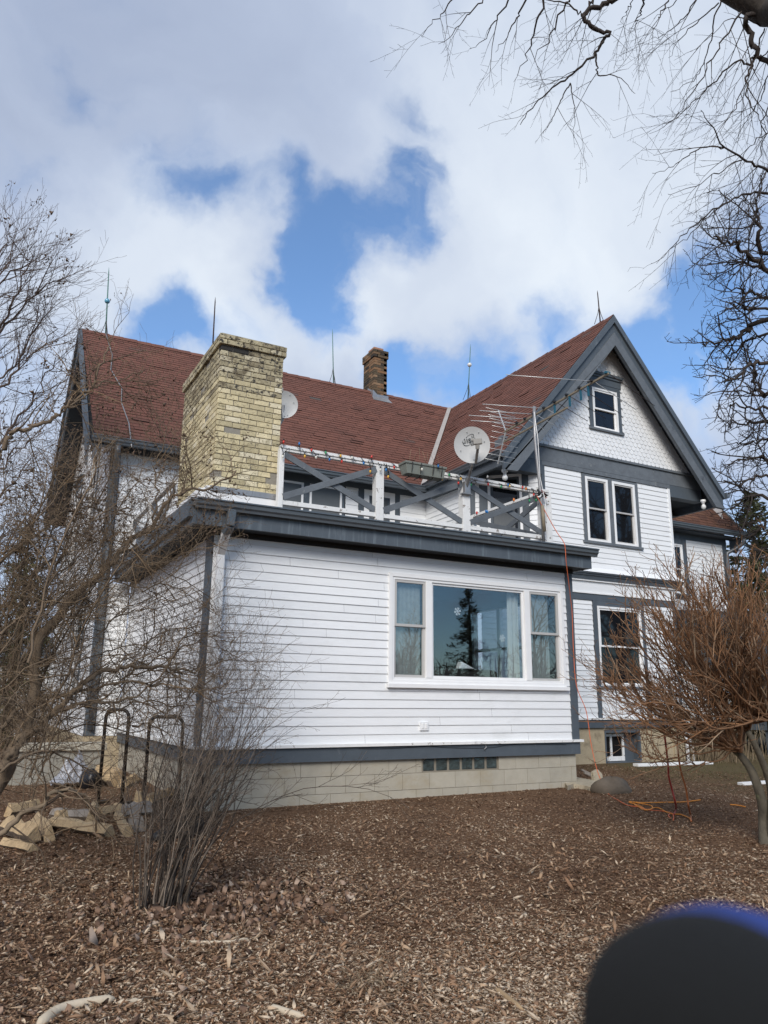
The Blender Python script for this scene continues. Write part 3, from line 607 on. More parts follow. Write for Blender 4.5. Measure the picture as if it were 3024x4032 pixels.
xl_ = lambda z: max(.75, XA-(ZA-.34-z)/SL+.04); xr_ = lambda z: min(6.0, XA+(ZA-.34-z)/SL-.04)
scales(mb, Fw, xl_, xr_, 5.555, 8.5, .125, .0925, [(2.90, 3.82, 6.10, 7.45)])
part('shingled_gable', mb, [m_white, m_oldw], label='white fish-scale shingles in the gable')
mb = MB(); bh_ = -.012; hx0, hx1, hz0, hz1 = 2.93, 3.79, 6.14, 7.16; xz = lambda s_, z: XA+s_*(8.50-z)*(2.6/3.05)
mb.poly([Fw(xz(-1, 5.45), 5.45, bh_), Fw(xz(1, 5.45), 5.45, bh_), Fw(xz(1, hz0), hz0, bh_), Fw(xz(-1, hz0), hz0, bh_)]); mb.poly([Fw(xz(-1, hz0), hz0, bh_), Fw(hx0, hz0, bh_), Fw(hx0, hz1, bh_), Fw(xz(-1, hz1), hz1, bh_)])
mb.poly([Fw(hx1, hz0, bh_), Fw(xz(1, hz0), hz0, bh_), Fw(xz(1, hz1), hz1, bh_), Fw(hx1, hz1, bh_)]); mb.poly([Fw(xz(-1, hz1), hz1, bh_), Fw(xz(1, hz1), hz1, bh_), Fw(XA, 8.50, bh_)]); part('gable_backing', mb, m_white)
dh_window(Fw, 2.90, 3.815, 6.165, 7.19, .10, m_grey, head=.26, label='small attic window in the gable')
# shingle panel under first-floor window
mb = MB(); scales(mb, Fw, lambda z: 2.795, lambda z: 3.99, .245, .75, .125, .088); part('shingled_panel', mb, [m_white, m_oldw])
mb = MB(); fbox(mb, Fw, 2.79, 4.0, .238, .80, -.02, -.004); part('panel_backing', mb, m_white)

# roofs -----------------------------------------------------------
def shingle_roof(name, O, U, V, poly, mats, exp=.127, tab=.305, thick=.10, label=None, dark=.05, sag=0):
    """O+U*u+V*v plane; poly convex in (u,v); courses of tabs + slab"""
    O, U, V = Vector(O), Vector(U).normalized(), Vector(V).normalized(); Nn = U.cross(V).normalized()
    if Nn.z < 0: Nn = -Nn
    def span(v):
        xs = []
        for (a, b), (c, d) in zip(poly, poly[1:]+poly[:1]):
            if (b-v)*(d-v) <= 0 and abs(d-b) > 1e-9: xs.append(a+(c-a)*(v-b)/(d-b))
        return (min(xs), max(xs)) if xs else None
    vmin, vmax = min(p[1] for p in poly), max(p[1] for p in poly)
    P = lambda u, v, n: O+U*u+V*v+Nn*(n + sag*math.sin(math.pi*min(1, max(0, (u-poly[0][0])/max(.1, (poly[1][0]-poly[0][0])))))*-1)
    mb = MB(); pts = [P(a, b, 0) for a, b in poly]; lowp = [p-Nn*thick for p in pts]; n = len(pts)
    mb.add(pts, [tuple(range(n))], 1); mb.add(lowp, [tuple(reversed(range(n)))], 2)
    mb.add(pts+lowp, [(i, n+i, n+(i+1) % n, (i+1) % n) for i in range(n)], 2)
    k = 0; v = vmin
    while v < vmax-.01:
        vt = min(v+exp, vmax-.001); s0, s1 = span(v+.001), span(vt-.001)
        if s0 and s1:
            lo, hi = min(s0[0], s1[0]), max(s0[1], s1[1]); u = math.floor(lo/tab)*tab + (k % 3)*tab/3 - tab + random.uniform(-.03, .03)
            wv = [random.uniform(-.004, .004) for _ in range(3)]
            while u < hi:
                a, b = u+.004, u+tab-.004; u += tab
                a0, b0, a1, b1 = max(a, s0[0]), min(b, s0[1]), max(a, s1[0]), min(b, s1[1])
                if b0 <= a0+.003 and b1 <= a1+.003: continue
                b0 = max(b0, a0); b1 = max(b1, a1)
                nb = .011+random.uniform(-.002, .004)+(.012 if random.random() < .03 else 0); r = random.random(); dv = .004*math.sin(a*1.3+k*.7)+random.uniform(-.002, .002)
                vv = max(v+dv, vmin-.01)
                mb.add([P(a0, vv, nb), P(b0, vv, nb), P(b1, vt+.012, .003), P(a1, vt+.012, .003)], [(0, 1, 2, 3)], 0, r)
                mb.add([P(a0, vv, .0), P(b0, vv, .0), P(b0, vv, nb), P(a0, vv, nb)], [(0, 1, 2, 3)], 1, r)
        v += exp; k += 1
    return part(name, mb, mats, label=label)
RM = [m_shing, m_under, m_soffit]
# main roof: eave (y 4.83, z 5.05) to ridge (y 8.5, z 8.72)
ln = math.hypot(3.67, 3.69)
shingle_roof('roof', (-6.56, 4.83, 5.05), (1, 0, 0), (0, 3.67, 3.67), [(0, 0), (6.84, 0), (9.94, ln-.02), (-.10, ln-.02)], RM, label='long red shingle roof slope of the main house')
mb = MB(); mb.poly([(-6.66, 8.5, 8.73), (11, 8.5, 8.7), (11, 12.2, 5.0), (-6.66, 12.2, 5.0)]); mb.poly([(-6.66, 12.2, 4.9), (11, 12.2, 4.9), (11, 8.5, 8.6), (-6.66, 8.5, 8.6)]); part('roof', mb, m_shing)
# wing roof: left and right slopes
wl = math.hypot(3.10, 3.10*SL)
shingle_roof('roof', (.28, 4.81, ZA-3.10*SL), (0, -1, 0), (3.10, 0, 3.10*SL), [(0, 0), (2.79, 0), (2.79, wl), (-3.65, wl)], RM, label='red shingle slope of the gabled wing')
shingle_roof('roof', (6.48, 2.02, ZA-3.10*SL), (0, 1, 0), (-3.10, 0, 3.10*SL), [(0, 0), (2.79, 0), (6.44, wl), (0, wl)], RM)
# ridge caps
mb = MB()
for i in range(32):
    a = -6.66+i*.315; w_ = .12; z_ = 8.745+.004*(i % 2)-.0*i
    mb.quad((a, 8.5-w_, z_-w_), (a+.31, 8.5-w_, z_-w_+.006), (a+.31, 8.5, z_+.012), (a, 8.5, z_), rnd=random.random()); mb.quad((a, 8.5, z_), (a+.31, 8.5, z_+.012), (a+.31, 8.5+w_, z_-w_), (a, 8.5+w_, z_-w_))
for i in range(21):
    a = 2.0+i*.31; w_ = .11; z_ = ZA+.02+.004*(i % 2)
    mb.quad((XA-w_, a, z_-w_*SL), (XA-w_, a+.31, z_-w_*SL), (XA, a+.31, z_), (XA, a, z_+.012), rnd=random.random()); mb.quad((XA, a, z_+.012), (XA, a+.31, z_), (XA+w_, a+.31, z_-w_*SL), (XA+w_, a, z_-w_*SL))
part('ridge_cap', mb, m_shing)
mb = MB(); p0, p1 = Vector((.26, 4.80, 5.07)), Vector((3.36, 8.46, 8.72)); mb.beam(p0+Vector((-.01, 0, .03)), p1+Vector((0, 0, .03)), .11, .012, Vector((1, -.85, 0)).cross(Vector((0, 0, 1))).cross(p1-p0).normalized()); part('valley_flashing', mb, m_valley)
# brown right-hand roof
RX = 10.92
shingle_roof('roof', (6.0, 4.83, 5.17), (1, 0, 0), (0, 2.4, 2.88), [(0, 0), (RX-6, 0), (RX-6, 3.6), (0, 3.6)], [m_shingb, m_under, m_soffit], label='brown shingle roof at the right-hand end')
mb = MB(); mb.prism([(RX-.02, 4.80, 5.05), (RX-.02, 4.80, 5.17), (RX-.02, 7.2, 8.05), (RX-.02, 7.2, 7.9)], (.04, 0, 0)); part('bargeboard', mb, m_grey)

# bargeboards of the wing gable
YR = 2.05
def chev(outer, inner, y0, y1, m, name):   # left and right legs; outer/inner given as vertical drop below the roof line at distance t
    for s in (-1, 1):
        e = 3.05 if s < 0 else 3.02
        X = lambda t: XA+s*t
        top = [(X(0), ZA-outer), (X(e), ZA-outer-SL*e)]
        bot = [(X(e), max(ZA-inner-SL*e, 4.74)), (X((ZA-inner-4.75)/SL if ZA-inner-SL*e < 4.74 else e), 4.75 if ZA-inner-SL*e < 4.74 else ZA-inner-SL*e), (X(0), ZA-inner)]
        pts = [(x, y0, z) for x, z in top+bot]
        if s > 0: pts = pts[::-1]
        mb = MB(); mb.prism(pts, (0, y1-y0, 0)); part(name, mb, m)
chev(.0, .17, YR-.07, YR, m_grey, 'crown_moulding')
chev(.17, .40, YR-.015, YR+.03, m_grey, 'bargeboard')
chev(.40, .70, YR-.045, YR+.035, m_greyold, 'bargeboard')
# soffit under rakes
for s in (-1, 1):
    mb = MB(); a, b = (XA, ZA-.14), (XA+s*3.0, ZA-.14-SL*3.0)
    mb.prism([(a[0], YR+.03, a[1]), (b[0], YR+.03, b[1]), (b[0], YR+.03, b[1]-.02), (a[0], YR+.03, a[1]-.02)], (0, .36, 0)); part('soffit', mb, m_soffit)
# wing gutters
mb = MB(); gutter(mb, (.33, 1.99, 5.0), (.33, 4.80, 5.0), (-1, 0, 0), .12, .13); part('gutter', mb, m_gutter)
mb = MB(); gutter(mb, (6.46, 4.80, 5.0), (6.46, 1.96, 5.0), (1, 0, 0), .12, .14); part('gutter', mb, m_gutter)
mb = MB(); mb.box(.32, .40, 2.1, 5.1, 4.84, 5.02); mb.box(.37, .55, 3.35, 5.1, 4.83, 4.86); part('fascia', mb, m_grey); mb = MB(); mb.box(6.40, 6.47, 2.1, 5.1, 4.84, 5.02); mb.box(6.14, 6.42, 3.35, 5.1, 4.83, 4.86); part('fascia', mb, m_grey)
# ---- main house walls
Fm = frame((0, 5.2, 0), (1, 0, 0), (0, -1, 0))
wall(Fm, -6.02, -5.66, -.1, 2.5, [], exp=EX3)
wall(Fm, -6.02, -3.10, 2.8, 4.92, [], 'balcony wall of the main house', exp=EX3); wall(Fm, -1.43, -1.13, 2.8, 4.92, [], exp=EX3); wall(Fm, -.12, .55, 2.8, 4.92, [], exp=EX3)
bar('corner_board', Fm, -6.2, -6.02, -.1, 4.9, -.01, .022)
mb = MB(); fbox(mb, Fm, -6.0, .55, 4.92, 5.06, -.01, .03); fbox(mb, Fm, -1.13, -1.0, 2.8, 4.92, -.01, .026); fbox(mb, Fm, -.25, -.12, 2.8, 4.92, -.01, .026); part('frieze_board', mb, m_grey)
mb = MB(); mb.box(-6.5, .33, 4.86, 5.2, 5.06, 5.08); mb.box(-6.5, .33, 4.83, 4.87, 4.96, 5.03); part('fascia', mb, m_grey)
mb = MB(); gutter(mb, (-6.60, 4.83, 4.94), (.33, 4.83, 4.94), (0, -1, 0), .12, .13); part('gutter', mb, m_gutter)
mb = MB()
for a, b, c, d in ((-3.02, -2.40, 3.4, 4.86), (-2.26, -1.53, 3.4, 4.86)): fbox(mb, Fm, a-.07, b+.07, c, d+.06, -.01, .03)
w_ = part('window', mb, m_grey, label='pair of balcony windows beside the chimney')
for a, b in ((-3.02, -2.40), (-2.26, -1.53)):
    mb = MB(); ring(mb, Fm, a, b, 3.4, 4.86, .045, .0, .045); part('frame', mb, m_trimw, w_)
    mb = MB(); fbox(mb, Fm, a+.04, b-.04, 3.43, 4.82, .028, .034); part('pane', mb, m_screen, w_)
mb = MB(); ring(mb, Fm, -1.0, -.25, 2.8, 4.92, .12, .0, .035); d2 = part('door', mb, m_trimw, label='narrow white framed balcony door')
mb = MB(); ring(mb, Fm, -.88, -.37, 2.8, 4.80, .06, .0, .02); part('door_leaf', mb, m_grey, d2)
mb = MB(); fbox(mb, Fm, -.83, -.43, 2.9, 4.74, .0, .008); part('pane', mb, m_screen, d2)
# main left gable wall
Fg = frame((-6.2, 5.2, 0), (0, 1, 0), (-1, 0, 0))
mb = MB(); siding(mb, Fg, lambda z: max(0, (z-5.30)*1.0) if z > 5.3 else 0, lambda z: 6.8-(max(0, (z-5.3)) if z > 5.3 else 0), -.1, 8.3, [(1.35, 2.55, 3.8, 5.72), (3.9, 4.9, 3.4, 5.5), (3.75, 4.6, 6.4, 7.6), (1.2, 2.6, .5, 2.5)], EX3); part('wall', mb, m_white, label='left gable wall')
dh_window(Fg, 1.35, 2.55, 3.85, 5.55, .14, head=.17); dh_window(Fg, 3.9, 4.9, 3.45, 5.3, .14, head=.17); dh_window(Fg, 3.75, 4.6, 6.45, 7.5, .12, head=.1); dh_window(Fg, 1.2, 2.6, .55, 2.4, .14, head=.1)
mb = MB(); fbox(mb, Fg, 0, 6.8, -1.2, -.1, -.3, .0); part('stone_foundation', mb, m_stucco)
mb = MB(); fbox(mb, Fm, -6.194, -5.6, -1.2, -.106, -.3, .005); part('stone_foundation', mb, m_stucco)
# rake boards of main gable (both slopes), soffit
for s in (-1, 1):
    y_e = 8.5 + s*3.72; z_e = 8.73-3.72
    for (x0_, x1_, t0, t1, mm_) in ((-6.72, -6.64, .0, .18, m_grey), (-6.665, -6.63, .18, .55, m_grey)):
        mb = MB(); pts = [(x0_, 8.5, 8.75-t0), (x0_, y_e, z_e+.02-t0), (x0_, y_e, z_e+.02-t1), (x0_, 8.5, 8.75-t1)]
        if s > 0: pts = pts[::-1]
        mb.prism(pts, (x1_-x0_, 0, 0)); part('bargeboard', mb, mm_)
    mb = MB(); pts = [(-6.63, 8.5, 8.60), (-6.63, y_e, z_e-.13), (-6.63, y_e, z_e-.16), (-6.63, 8.5, 8.57)]
    if s > 0: pts = pts[::-1]
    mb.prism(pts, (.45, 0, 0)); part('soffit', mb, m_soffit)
# downspout of the main gutter
mb = MB(); q = [(-6.15, 4.78, 4.93), (-6.14, 4.80, 4.80), (-6.12, 4.98, 4.66), (-6.10, 5.13, 4.55), (-6.10, 5.13, 3.6), (-6.10, 5.13, 2.0), (-6.10, 5.13, .0)]; mb.tube(q, .05, 10); part('downspout', mb, m_gutter)
# ---- right-hand end of main house
wall(Fm, 6.14, 10.30, -.1, 4.86, [(7.7, 8.85, 3.2, 4.9)], 'right-hand clapboard wall beyond the wing', exp=EX3)
bar('corner_board', Fm, 10.30, 10.46, -.1, 4.9, -.01, .022)
mb = MB(); fbox(mb, Fm, 6.14, 10.46, 4.86, 5.06, -.01, .03); part('frieze_board', mb, m_grey)
dh_window(Fm, 7.75, 8.83, 3.35, 4.86, .16, label='upper window half hidden behind the corner of the wing')
mb = MB(); mb.box(6.3, RX+.0, 4.87, 5.2, 5.02, 5.06); part('soffit', mb, m_soffit)
mb = MB(); gutter(mb, (6.3, 4.84, 5.07), (RX+.12, 4.84, 5.07), (0, -1, 0), .12, .13); part('gutter', mb, m_gutter)
mb = MB(); mb.tube([(10.72, 4.77, 5.07), (10.73, 4.80, 4.90), (10.60, 4.98, 4.75), (10.40, 5.12, 4.63), (10.38, 5.12, 4.4), (10.38, 5.12, 0)], .055, 10); part('downspout', mb, m_gutter)
mb = MB(); mb.prism([(RX-.1, 4.9, 5.05), (RX-.1, 5.25, 5.05), (RX-.1, 5.25, 4.72), (RX-.1, 5.12, 4.66)], (-.12, 0, 0)); part('bracket', mb, m_grey)
Fe = frame((10.46, 5.2, 0), (0, 1, 0), (1, 0, 0)); wall(Fe, 0, 6, -.1, 6, [], exp=EX3)
mb = MB(); fbox(mb, Fm, 5.0, 10.46, -1.2, -.1, -.3, -.02); part('stone_foundation', mb, m_stucco)
bar('belt_board', Fm, 5.0, 10.46, 2.55, 2.8, 0, .03)

# big chimney -----------------------------------------------------
CX0, CX1, CY0, CY1, CZ0, CZ1 = -5.665, -4.805, .10, 2.0, 3.10, 5.19
ch = MB(); ch.box(CX0+.012, CX1-.012, CY0+.012, CY1-.012, 2.8, CZ1-.01, 3)
bl, bhh, jt = .213, .0745, .010
n_c = int(round((CZ1-CZ0)/bhh))
for k in range(n_c):
    z = CZ0+k*bhh; top = n_c-k; ex = .032 if top <= 2 else 0; base_m = 1 if random.random() < (1.0 if top <= 5 else .8 if top <= 8 else .3 if top < 12 else 0) else 0
    x0, x1, y0, y1 = CX0-ex, CX1+ex, CY0-ex, CY1+ex; odd = k % 2
    def brk(ax0, ax1, by0, by1):
        m_ = base_m
        if top == 3 and ax0 < CX0+.3 and by0 < CY0+.05: m_ = 2
        if random.random() < .02: return
        j = lambda s=.0025: random.uniform(-s, s)
        ch.hexa([(ax0+j(), by0+j(), z+j(.0015)), (ax1+j(), by0+j(), z+j(.0015)), (ax1, by1, z), (ax0, by1, z), (ax0+j(), by0+j(), z+bhh-jt+j(.0015)), (ax1+j(), by0+j(), z+bhh-jt+j(.0015)), (ax1, by1, z+bhh-jt), (ax0, by1, z+bhh-jt)], m_)
    xs = x0 + (0 if odd else .10+jt); xe = x1 - (.10+jt if odd else 0); u = xs
    header = (k % 2 == 1)
    while u < xe-.03:
        l_ = random.choice([bl-jt]*5+[bl-jt-.05]) ; v = min(u+l_, xe)
        if xe-v < .05: v = xe
        brk(u, v, y0, y0+.1); u = v+jt
    ys = y0 + (.10+jt if odd else 0); u = ys
    while u < y1-.03:
        v = min(u+bl-jt, y1)
        if y1-v < .05: v = y1
        brk(x0, x0+.1, u, v); u = v+jt
    u = y0 + (0 if odd else 0) + (.11 if not odd else 0)
    u = y0 + (.11 if not odd else 0.0)
    if odd: u = y0
    while u < y1-.03:
        v = min(u+bl-jt, y1); brk(x1-.1, x1, max(u, y0+ (0.0 if odd else .11)), v); u = v+jt
cho = part('chimney', ch, [m_brick, m_brick_s, m_brick_k, m_mortar], bevel=.004, label='broad cream brick chimney stained black at the top')
mb = MB(); mb.box(CX0+.0, CX1-.0, CY0+.0, CY1, CZ1-.012, CZ1+.004); part('mortar_cap', mb, m_mortar, cho)
mb = MB(); mb.lathe((-5.32, .62, 5.16), (0, 0, 1), [(0, .2), (.12, .2), (.14, .235), (.17, .235), (.18, .20), (.12, .17), (.05, .16)], 24); part('flue_cap', mb, m_black, cho)
mb = MB(); mb.box(-5.84, CX1+.0, .075, 2.0, 2.80, 3.06); mb.box(-5.75, CX1+.004, .068, .5, 3.06, 3.10); part('chimney_base', mb, m_trimw, cho, bevel=.004)
mb = MB(); mb.box(-5.70, CX1+.006, .062, .075, 3.035, 3.105)
for i in range(5): mb.lathe((-5.6+i*.18, .062, 3.07), (0, -1, 0), [(0, .008), (.004, .006)], 8)
part('flashing_strip', mb, m_galv, cho)
# small ridge chimney
ch = MB(); ax0, ax1, ay0, ay1 = .80, 1.20, 8.28, 8.92
ch.box(ax0+.01, ax1-.01, ay0+.01, ay1-.01, 8.0, 9.90, 1)
for k in range(20):
    z = 8.42+k*.0745; ex = .03 if k >= 17 else 0
    for face in range(3):
        if face == 0: a, b = ax0-ex, ax1+ex
        else: a, b = ay0-ex, ay1+ex
        u = a + ((.10+jt) if (k+face) % 2 else 0)
        while u < b-.03:
            v = min(u+.2, b)
            if b-v < .04: v = b
            if face == 0: ch.box(u, v, ay0-ex, ay0+.1, z, z+.0645)
            elif face == 1: ch.box(ax0-ex, ax0+.1, u, v, z, z+.0645)
            else: ch.box(ax1-.1, ax1+ex, u, v, z, z+.0645)
            u = v+.01
c2 = part('chimney', ch, [m_brick2, m_mortar], label='slim blackened brick chimney on the ridge')
mb = MB(); mb.box(.85, 1.15, 8.40, 8.75, 9.90, 10.04); part('clay_cap', mb, m_clay, c2, bevel=.01)
mb = MB(); mb.poly([(.76, 8.26, 8.48), (1.24, 8.26, 8.48), (1.24, 8.26, 8.60), (.9, 8.26, 8.58), (.76, 8.26, 8.70)]); mb.poly([(.70, 8.10, 8.345), (1.28, 8.10, 8.345), (1.24, 8.26, 8.51), (.74, 8.26, 8.51)]); mb.poly([(.775, 8.26, 8.50), (.775, 8.6, 8.70), (.775, 8.6, 8.86), (.775, 8.26, 8.66)]); part('flashing', mb, m_galv, c2)

# balcony railing -------------------------------------------------
Fb = frame((0, -.03, 0), (1, 0, 0), (0, -1, 0))
ra = MB(); ra.box(-4.85, -.42, -.075, .015, 3.70, 3.742); ra.box(-4.85, -.42, -.06, .0, 3.665, 3.70)
rl = part('railing', ra, m_oldw, label='white balcony railing with grey crossed braces', bevel=.003)
def rpost(x0, x1, y0, y1, z0, z1): mb = MB(); mb.box(x0, x1, y0, y1, z0, z1); part('post', mb, m_oldw, rl, bevel=.004)
rpost(-4.855, -4.79, -.062, .03, 2.83, 3.698); rpost(-3.45, -3.33, -.068, .05, 2.83, 3.664); rpost(-2.03, -1.90, -.072, .05, 2.83, 3.664); rpost(-.56, -.46, -.05, .05, 2.83, 3.664); rpost(-.455, -.35, -.045, .06, 2.83, 3.72)
def rail_b(a, b): mb = MB(); mb.box(a, b, -.055, .01, 2.95, 3.01); part('bottom_rail', mb, m_oldw, rl, bevel=.003)
rail_b(-4.79, -3.45); rail_b(-3.33, -2.03); rail_b(-1.90, -.56)
for a, b in ((-4.79, -3.45), (-3.33, -2.03), (-1.90, -.56)):
    mb = MB(); mb.beam((a, -.035, 3.63), (b, -.035, 3.05), .022, .085, (0, 1, 0)); part('brace', mb, m_greyold, rl, bevel=.003)
    mb = MB(); mb.beam((a, -.062, 3.05), (b, -.062, 3.62), .022, .085, (0, 1, 0)); part('brace', mb, m_greyold, rl, bevel=.003)
# side railing, right, running back to the house
XS = -.45
ra = MB(); ra.box(XS-.04, XS+.04, .06, 5.1, 3.70, 3.742); r2 = part('railing', ra, m_oldw, label='balcony railing running back to the house on the right')
for y in (1.9, 3.6): mb = MB(); mb.box(XS-.05, XS+.05, y, y+.1, 2.83, 3.70); part('post', mb, m_oldw, r2)
for a, b in ((.1, 1.9), (2.0, 3.6), (3.7, 5.1)):
    mb = MB(); mb.beam((XS-.02, a, 3.03), (XS-.02, b, 3.62), .022, .085, (1, 0, 0)); part('brace', mb, m_greyold, r2); mb = MB(); mb.beam((XS+.01, a, 3.62), (XS+.01, b, 3.03), .022, .085, (1, 0, 0)); part('brace', mb, m_greyold, r2)
    mb = MB(); mb.box(XS-.03, XS+.03, a, b, 2.95, 3.0); part('bottom_rail', mb, m_oldw, r2)
# left railing between chimney and house
XS = -5.70
ra = MB(); ra.box(XS-.04, XS+.04, 2.05, 5.15, 3.62, 3.66); r3 = part('railing', ra, m_oldw, label='balcony railing left of the chimney')
for y in (3.5, 5.05): mb = MB(); mb.box(XS-.05, XS+.05, y, y+.1, 2.83, 3.62); part('post', mb, m_oldw, r3)
for a, b in ((2.1, 3.5), (3.6, 5.05)):
    mb = MB(); mb.beam((XS-.02, a, 2.95), (XS-.02, b, 3.56), .022, .09, (1, 0, 0)); part('brace', mb, m_greyold, r3); mb = MB(); mb.beam((XS+.02, a, 3.56), (XS+.02, b, 2.95), .022, .09, (1, 0, 0)); part('brace', mb, m_greyold, r3)
# bare-bulb lamps under the gable corners
for i, (p, lab) in enumerate((((.42, 2.12, 4.745), 'bare white bulb in a socket under the left corner of the gable'), ((5.95, 2.20, 4.90), 'bare white bulb in a socket under the right corner of the gable'))):
    t = thing('outdoor_lamp', p, lab, 'lamp', 'bare bulbs under the gable corners')
    mb = MB(); mb.lathe(p, (0, 0, -1), [(-.03, .055), (0, .06), (.015, .055), (.03, .035), (.065, .03)], 16); mb.build('socket', m_trimw, t)
    mb = MB(); mb.lathe(Vector(p)-Vector((0, 0, .06)), (0, 0, -1), [(0, .018), (.02, .03), (.045, .048), (.075, .052), (.10, .045), (.125, .02), (.13, .004)], 18); mb.build('bulb', m_bulb, t)
# ---------------------------------------------------------------- rooftop rods, dishes, aerial, planter, lights
def rod(base, top, r, m, label, ball=None, bm=None, tripod=.55, mid=True):
    t = thing('lightning_rod', base, label, 'lightning rod', 'lightning rods along the roof ridges')
    b, q = Vector(base), Vector(top); d = q-b
    mb = MB(); mb.tube([b, b+d*.5, b+d*.92, q], [r, r*.9, r*.7, r*.15], 8); mb.build('rod', m, t)
    if tripod:
        mb = MB()
        for k in range(3):
            a = R(120*k+40); f = b + Vector((math.cos(a)*.14, math.sin(a)*.14, -.04 - (.12 if abs(math.sin(a)) > .5 else .0)))
            mb.tube([f, b+d.normalized()*tripod*.6+(f-b)*.25, b+d.normalized()*tripod], .007, 5)
        mb.build('tripod', m_rust, t)
    if ball:
        c = b+d*ball; rr = .062
        mb = MB(); mb.lathe(c-Vector((0, 0, rr)), (0, 0, 1), [(rr*(1-math.cos(math.pi*i/10)), max(.001, rr*math.sin(math.pi*i/10))) for i in range(11)], 18); mb.build('ball', bm, t)
    return t
rod((-6.12, 8.5, 8.70), aty(429, 1053, 8.5), .017, m_verd, 'tall verdigris lightning rod with a blue glass ball at the left end of the ridge', .50, m_bball, .42)
rod((-3.60, 8.5, 8.70), aty(848, 1170, 8.5), .020, m_rust, 'plain rust-dark lightning rod rising behind the broad chimney', tripod=0)
rod((-.30, 8.5, 8.70), aty(1309, 1295, 8.5), .015, m_verd, 'lightning rod without a ball on the ridge left of the slim chimney', tripod=.5)
rod((3.38, 7.56, 8.70), atx(1853, 1355, 3.38), .014, m_verd, 'lightning rod with a white ball on the wing ridge', .62, m_wball, .48)
rod((3.38, 2.40, 8.68), atx(2352, 1144, 3.38), .015, m_rust, 'leaning lightning rod at the peak of the gable', tripod=.42)
# conductor cable hanging down the main roof
mb = MB(); mb.tube([Vector((x_, y_, 8.77-(8.5-y_)*1.0055+.0)) for x_, y_ in ((-6.12, 8.46), (-6.05, 7.6), (-6.12, 7.0), (-5.95, 6.4), (-6.0, 5.9), (-5.92, 5.3), (-5.93, 4.86))]+[Vector((-5.93, 4.68, 4.9))], .012, 6)
tag(mb.build('conductor_cable', m_galv), 'grey conductor cable running down the left roof slope to the gutter', 'cable')

def text_mesh(name, body, size, loc, rot_m, m, parent, extr=.0008, shear=0, sx=1):
    cu = bpy.data.curves.new(name, 'FONT'); cu.body = body; cu.size = size; cu.extrude = extr; cu.shear = shear; cu.align_x = 'CENTER'; cu.align_y = 'CENTER'
    ob = bpy.data.objects.new('tmp_'+name, cu); COL.objects.link(ob); dg = bpy.context.evaluated_depsgraph_get(); dg.update()
    me = bpy.data.meshes.new_from_object(ob.evaluated_get(dg)); bpy.data.objects.remove(ob)
    for v in me.vertices: v.co = loc + rot_m @ Vector((v.co.x*sx, v.co.y, v.co.z))
    me.materials.clear(); me.materials.append(m); o = bpy.data.objects.new(name, me); COL.objects.link(o); setp(o, parent); return o
def dish(c, nrm, rad, root, label, upv=(0, 0, 1), logo=True, aspect=1.06):
    c = Vector(c); nrm = Vector(nrm).normalized(); t = thing('satellite_dish', root, label, 'satellite dish', 'satellite dishes on the balcony')
    X = Vector(upv).cross(nrm).normalized(); Y = nrm.cross(X); Mx = Matrix((X, Y, nrm)).transposed()
    mb = MB(); n, k = 40, 7; vs = []; dep = .055
    for i in range(k+1):
        q = i/k
        for j in range(n):
            a = 2*math.pi*j/n; vs.append(c + X*(rad*q*math.cos(a)) + Y*(rad*aspect*q*math.sin(a)) + nrm*(dep*q*q-dep))
    bk = [Vector(v)-nrm*.006 for v in vs[-n:]]
    fs = [(i*n+j, i*n+(j+1) % n, (i+1)*n+(j+1) % n, (i+1)*n+j) for i in range(k) for j in range(n)]
    mb.add(vs, fs, 0, None, True)
    vb = [Vector(v)-nrm*.006 for v in vs]; mb.add(vb, [tuple(reversed(f)) for f in fs], 0, None, True)
    mb.add(vs[-n:]+bk, [(j, (j+1) % n, n+(j+1) % n, n+j) for j in range(n)])
    for (a, b) in ((-.7, -.35), (.32, -.85), (.75, .25), (-.3, .85), (.1, -.92), (.42, .83)): mb.lathe(c+X*a*rad*.9+Y*b*rad*.9-nrm*.008, nrm, [(0, .009), (.006, .007)], 8)
    mb.build('reflector', m_dish, t)
    return t, c, X, Y, nrm, Mx
mc = aty(1720+440/3.1733, 1650+322/3.1733, -.42)
vd = (CAM-mc).normalized(); nr = Vector((vd.x, vd.y, 0)).normalized(); nr = (nr*math.cos(R(-2)) + Vector((0, 0, 1))*math.sin(R(-2)))
nr = (nr + Vector((.10, 0, 0))).normalized()
t, c, X, Y, nr, Mx = dish(mc, nr, .258, (-1.96, -.06, 3.55), 'round grey dish with black lettering clamped to the balcony railing post')
# the lettering and swoosh on the dish, its parts lying just off the face
lt = text_mesh('lettering', 'dish', .135, c+X*(-.045)+Y*.085+nr*-.040, Mx @ Matrix.Rotation(R(9), 3, 'Z'), m_ink, t, .002)
lt2 = text_mesh('lettering', '500', .042, c+X*.018+Y*.030+nr*-.043, Mx @ Matrix.Rotation(R(9), 3, 'Z'), m_ink, t, .002, sx=1.25)
def sw(pts, w, name):   # curved strip on the dish face
    mb = MB(); P = [c+X*a+Y*b+nr*(-.047+.055*((a/.258)**2+(b/.27)**2)) for a, b in pts]
    for i in range(len(P)-1):
        mb.beam(P[i], P[i+1], w[i]*.6, .003, (P[i+1]-P[i]).cross(nr))
    return mb.build(name, m_ink, t)
sc_ = .258/231
J = lambda u, v: ((u-440)*sc_, (318-v)*sc_*1.02)
sw([J(*p) for p in ((372,208),(395,185),(425,170),(452,168),(465,182),(462,210),(452,232))], [.004,.006,.008,.011,.013,.010], 'emblem_swoosh')
sw([J(*p) for p in ((328,252),(322,268),(328,288),(336,305),(352,317),(380,318),(405,308),(420,296))], [.006,.009,.010,.012,.011,.008,.005], 'emblem_swoosh')
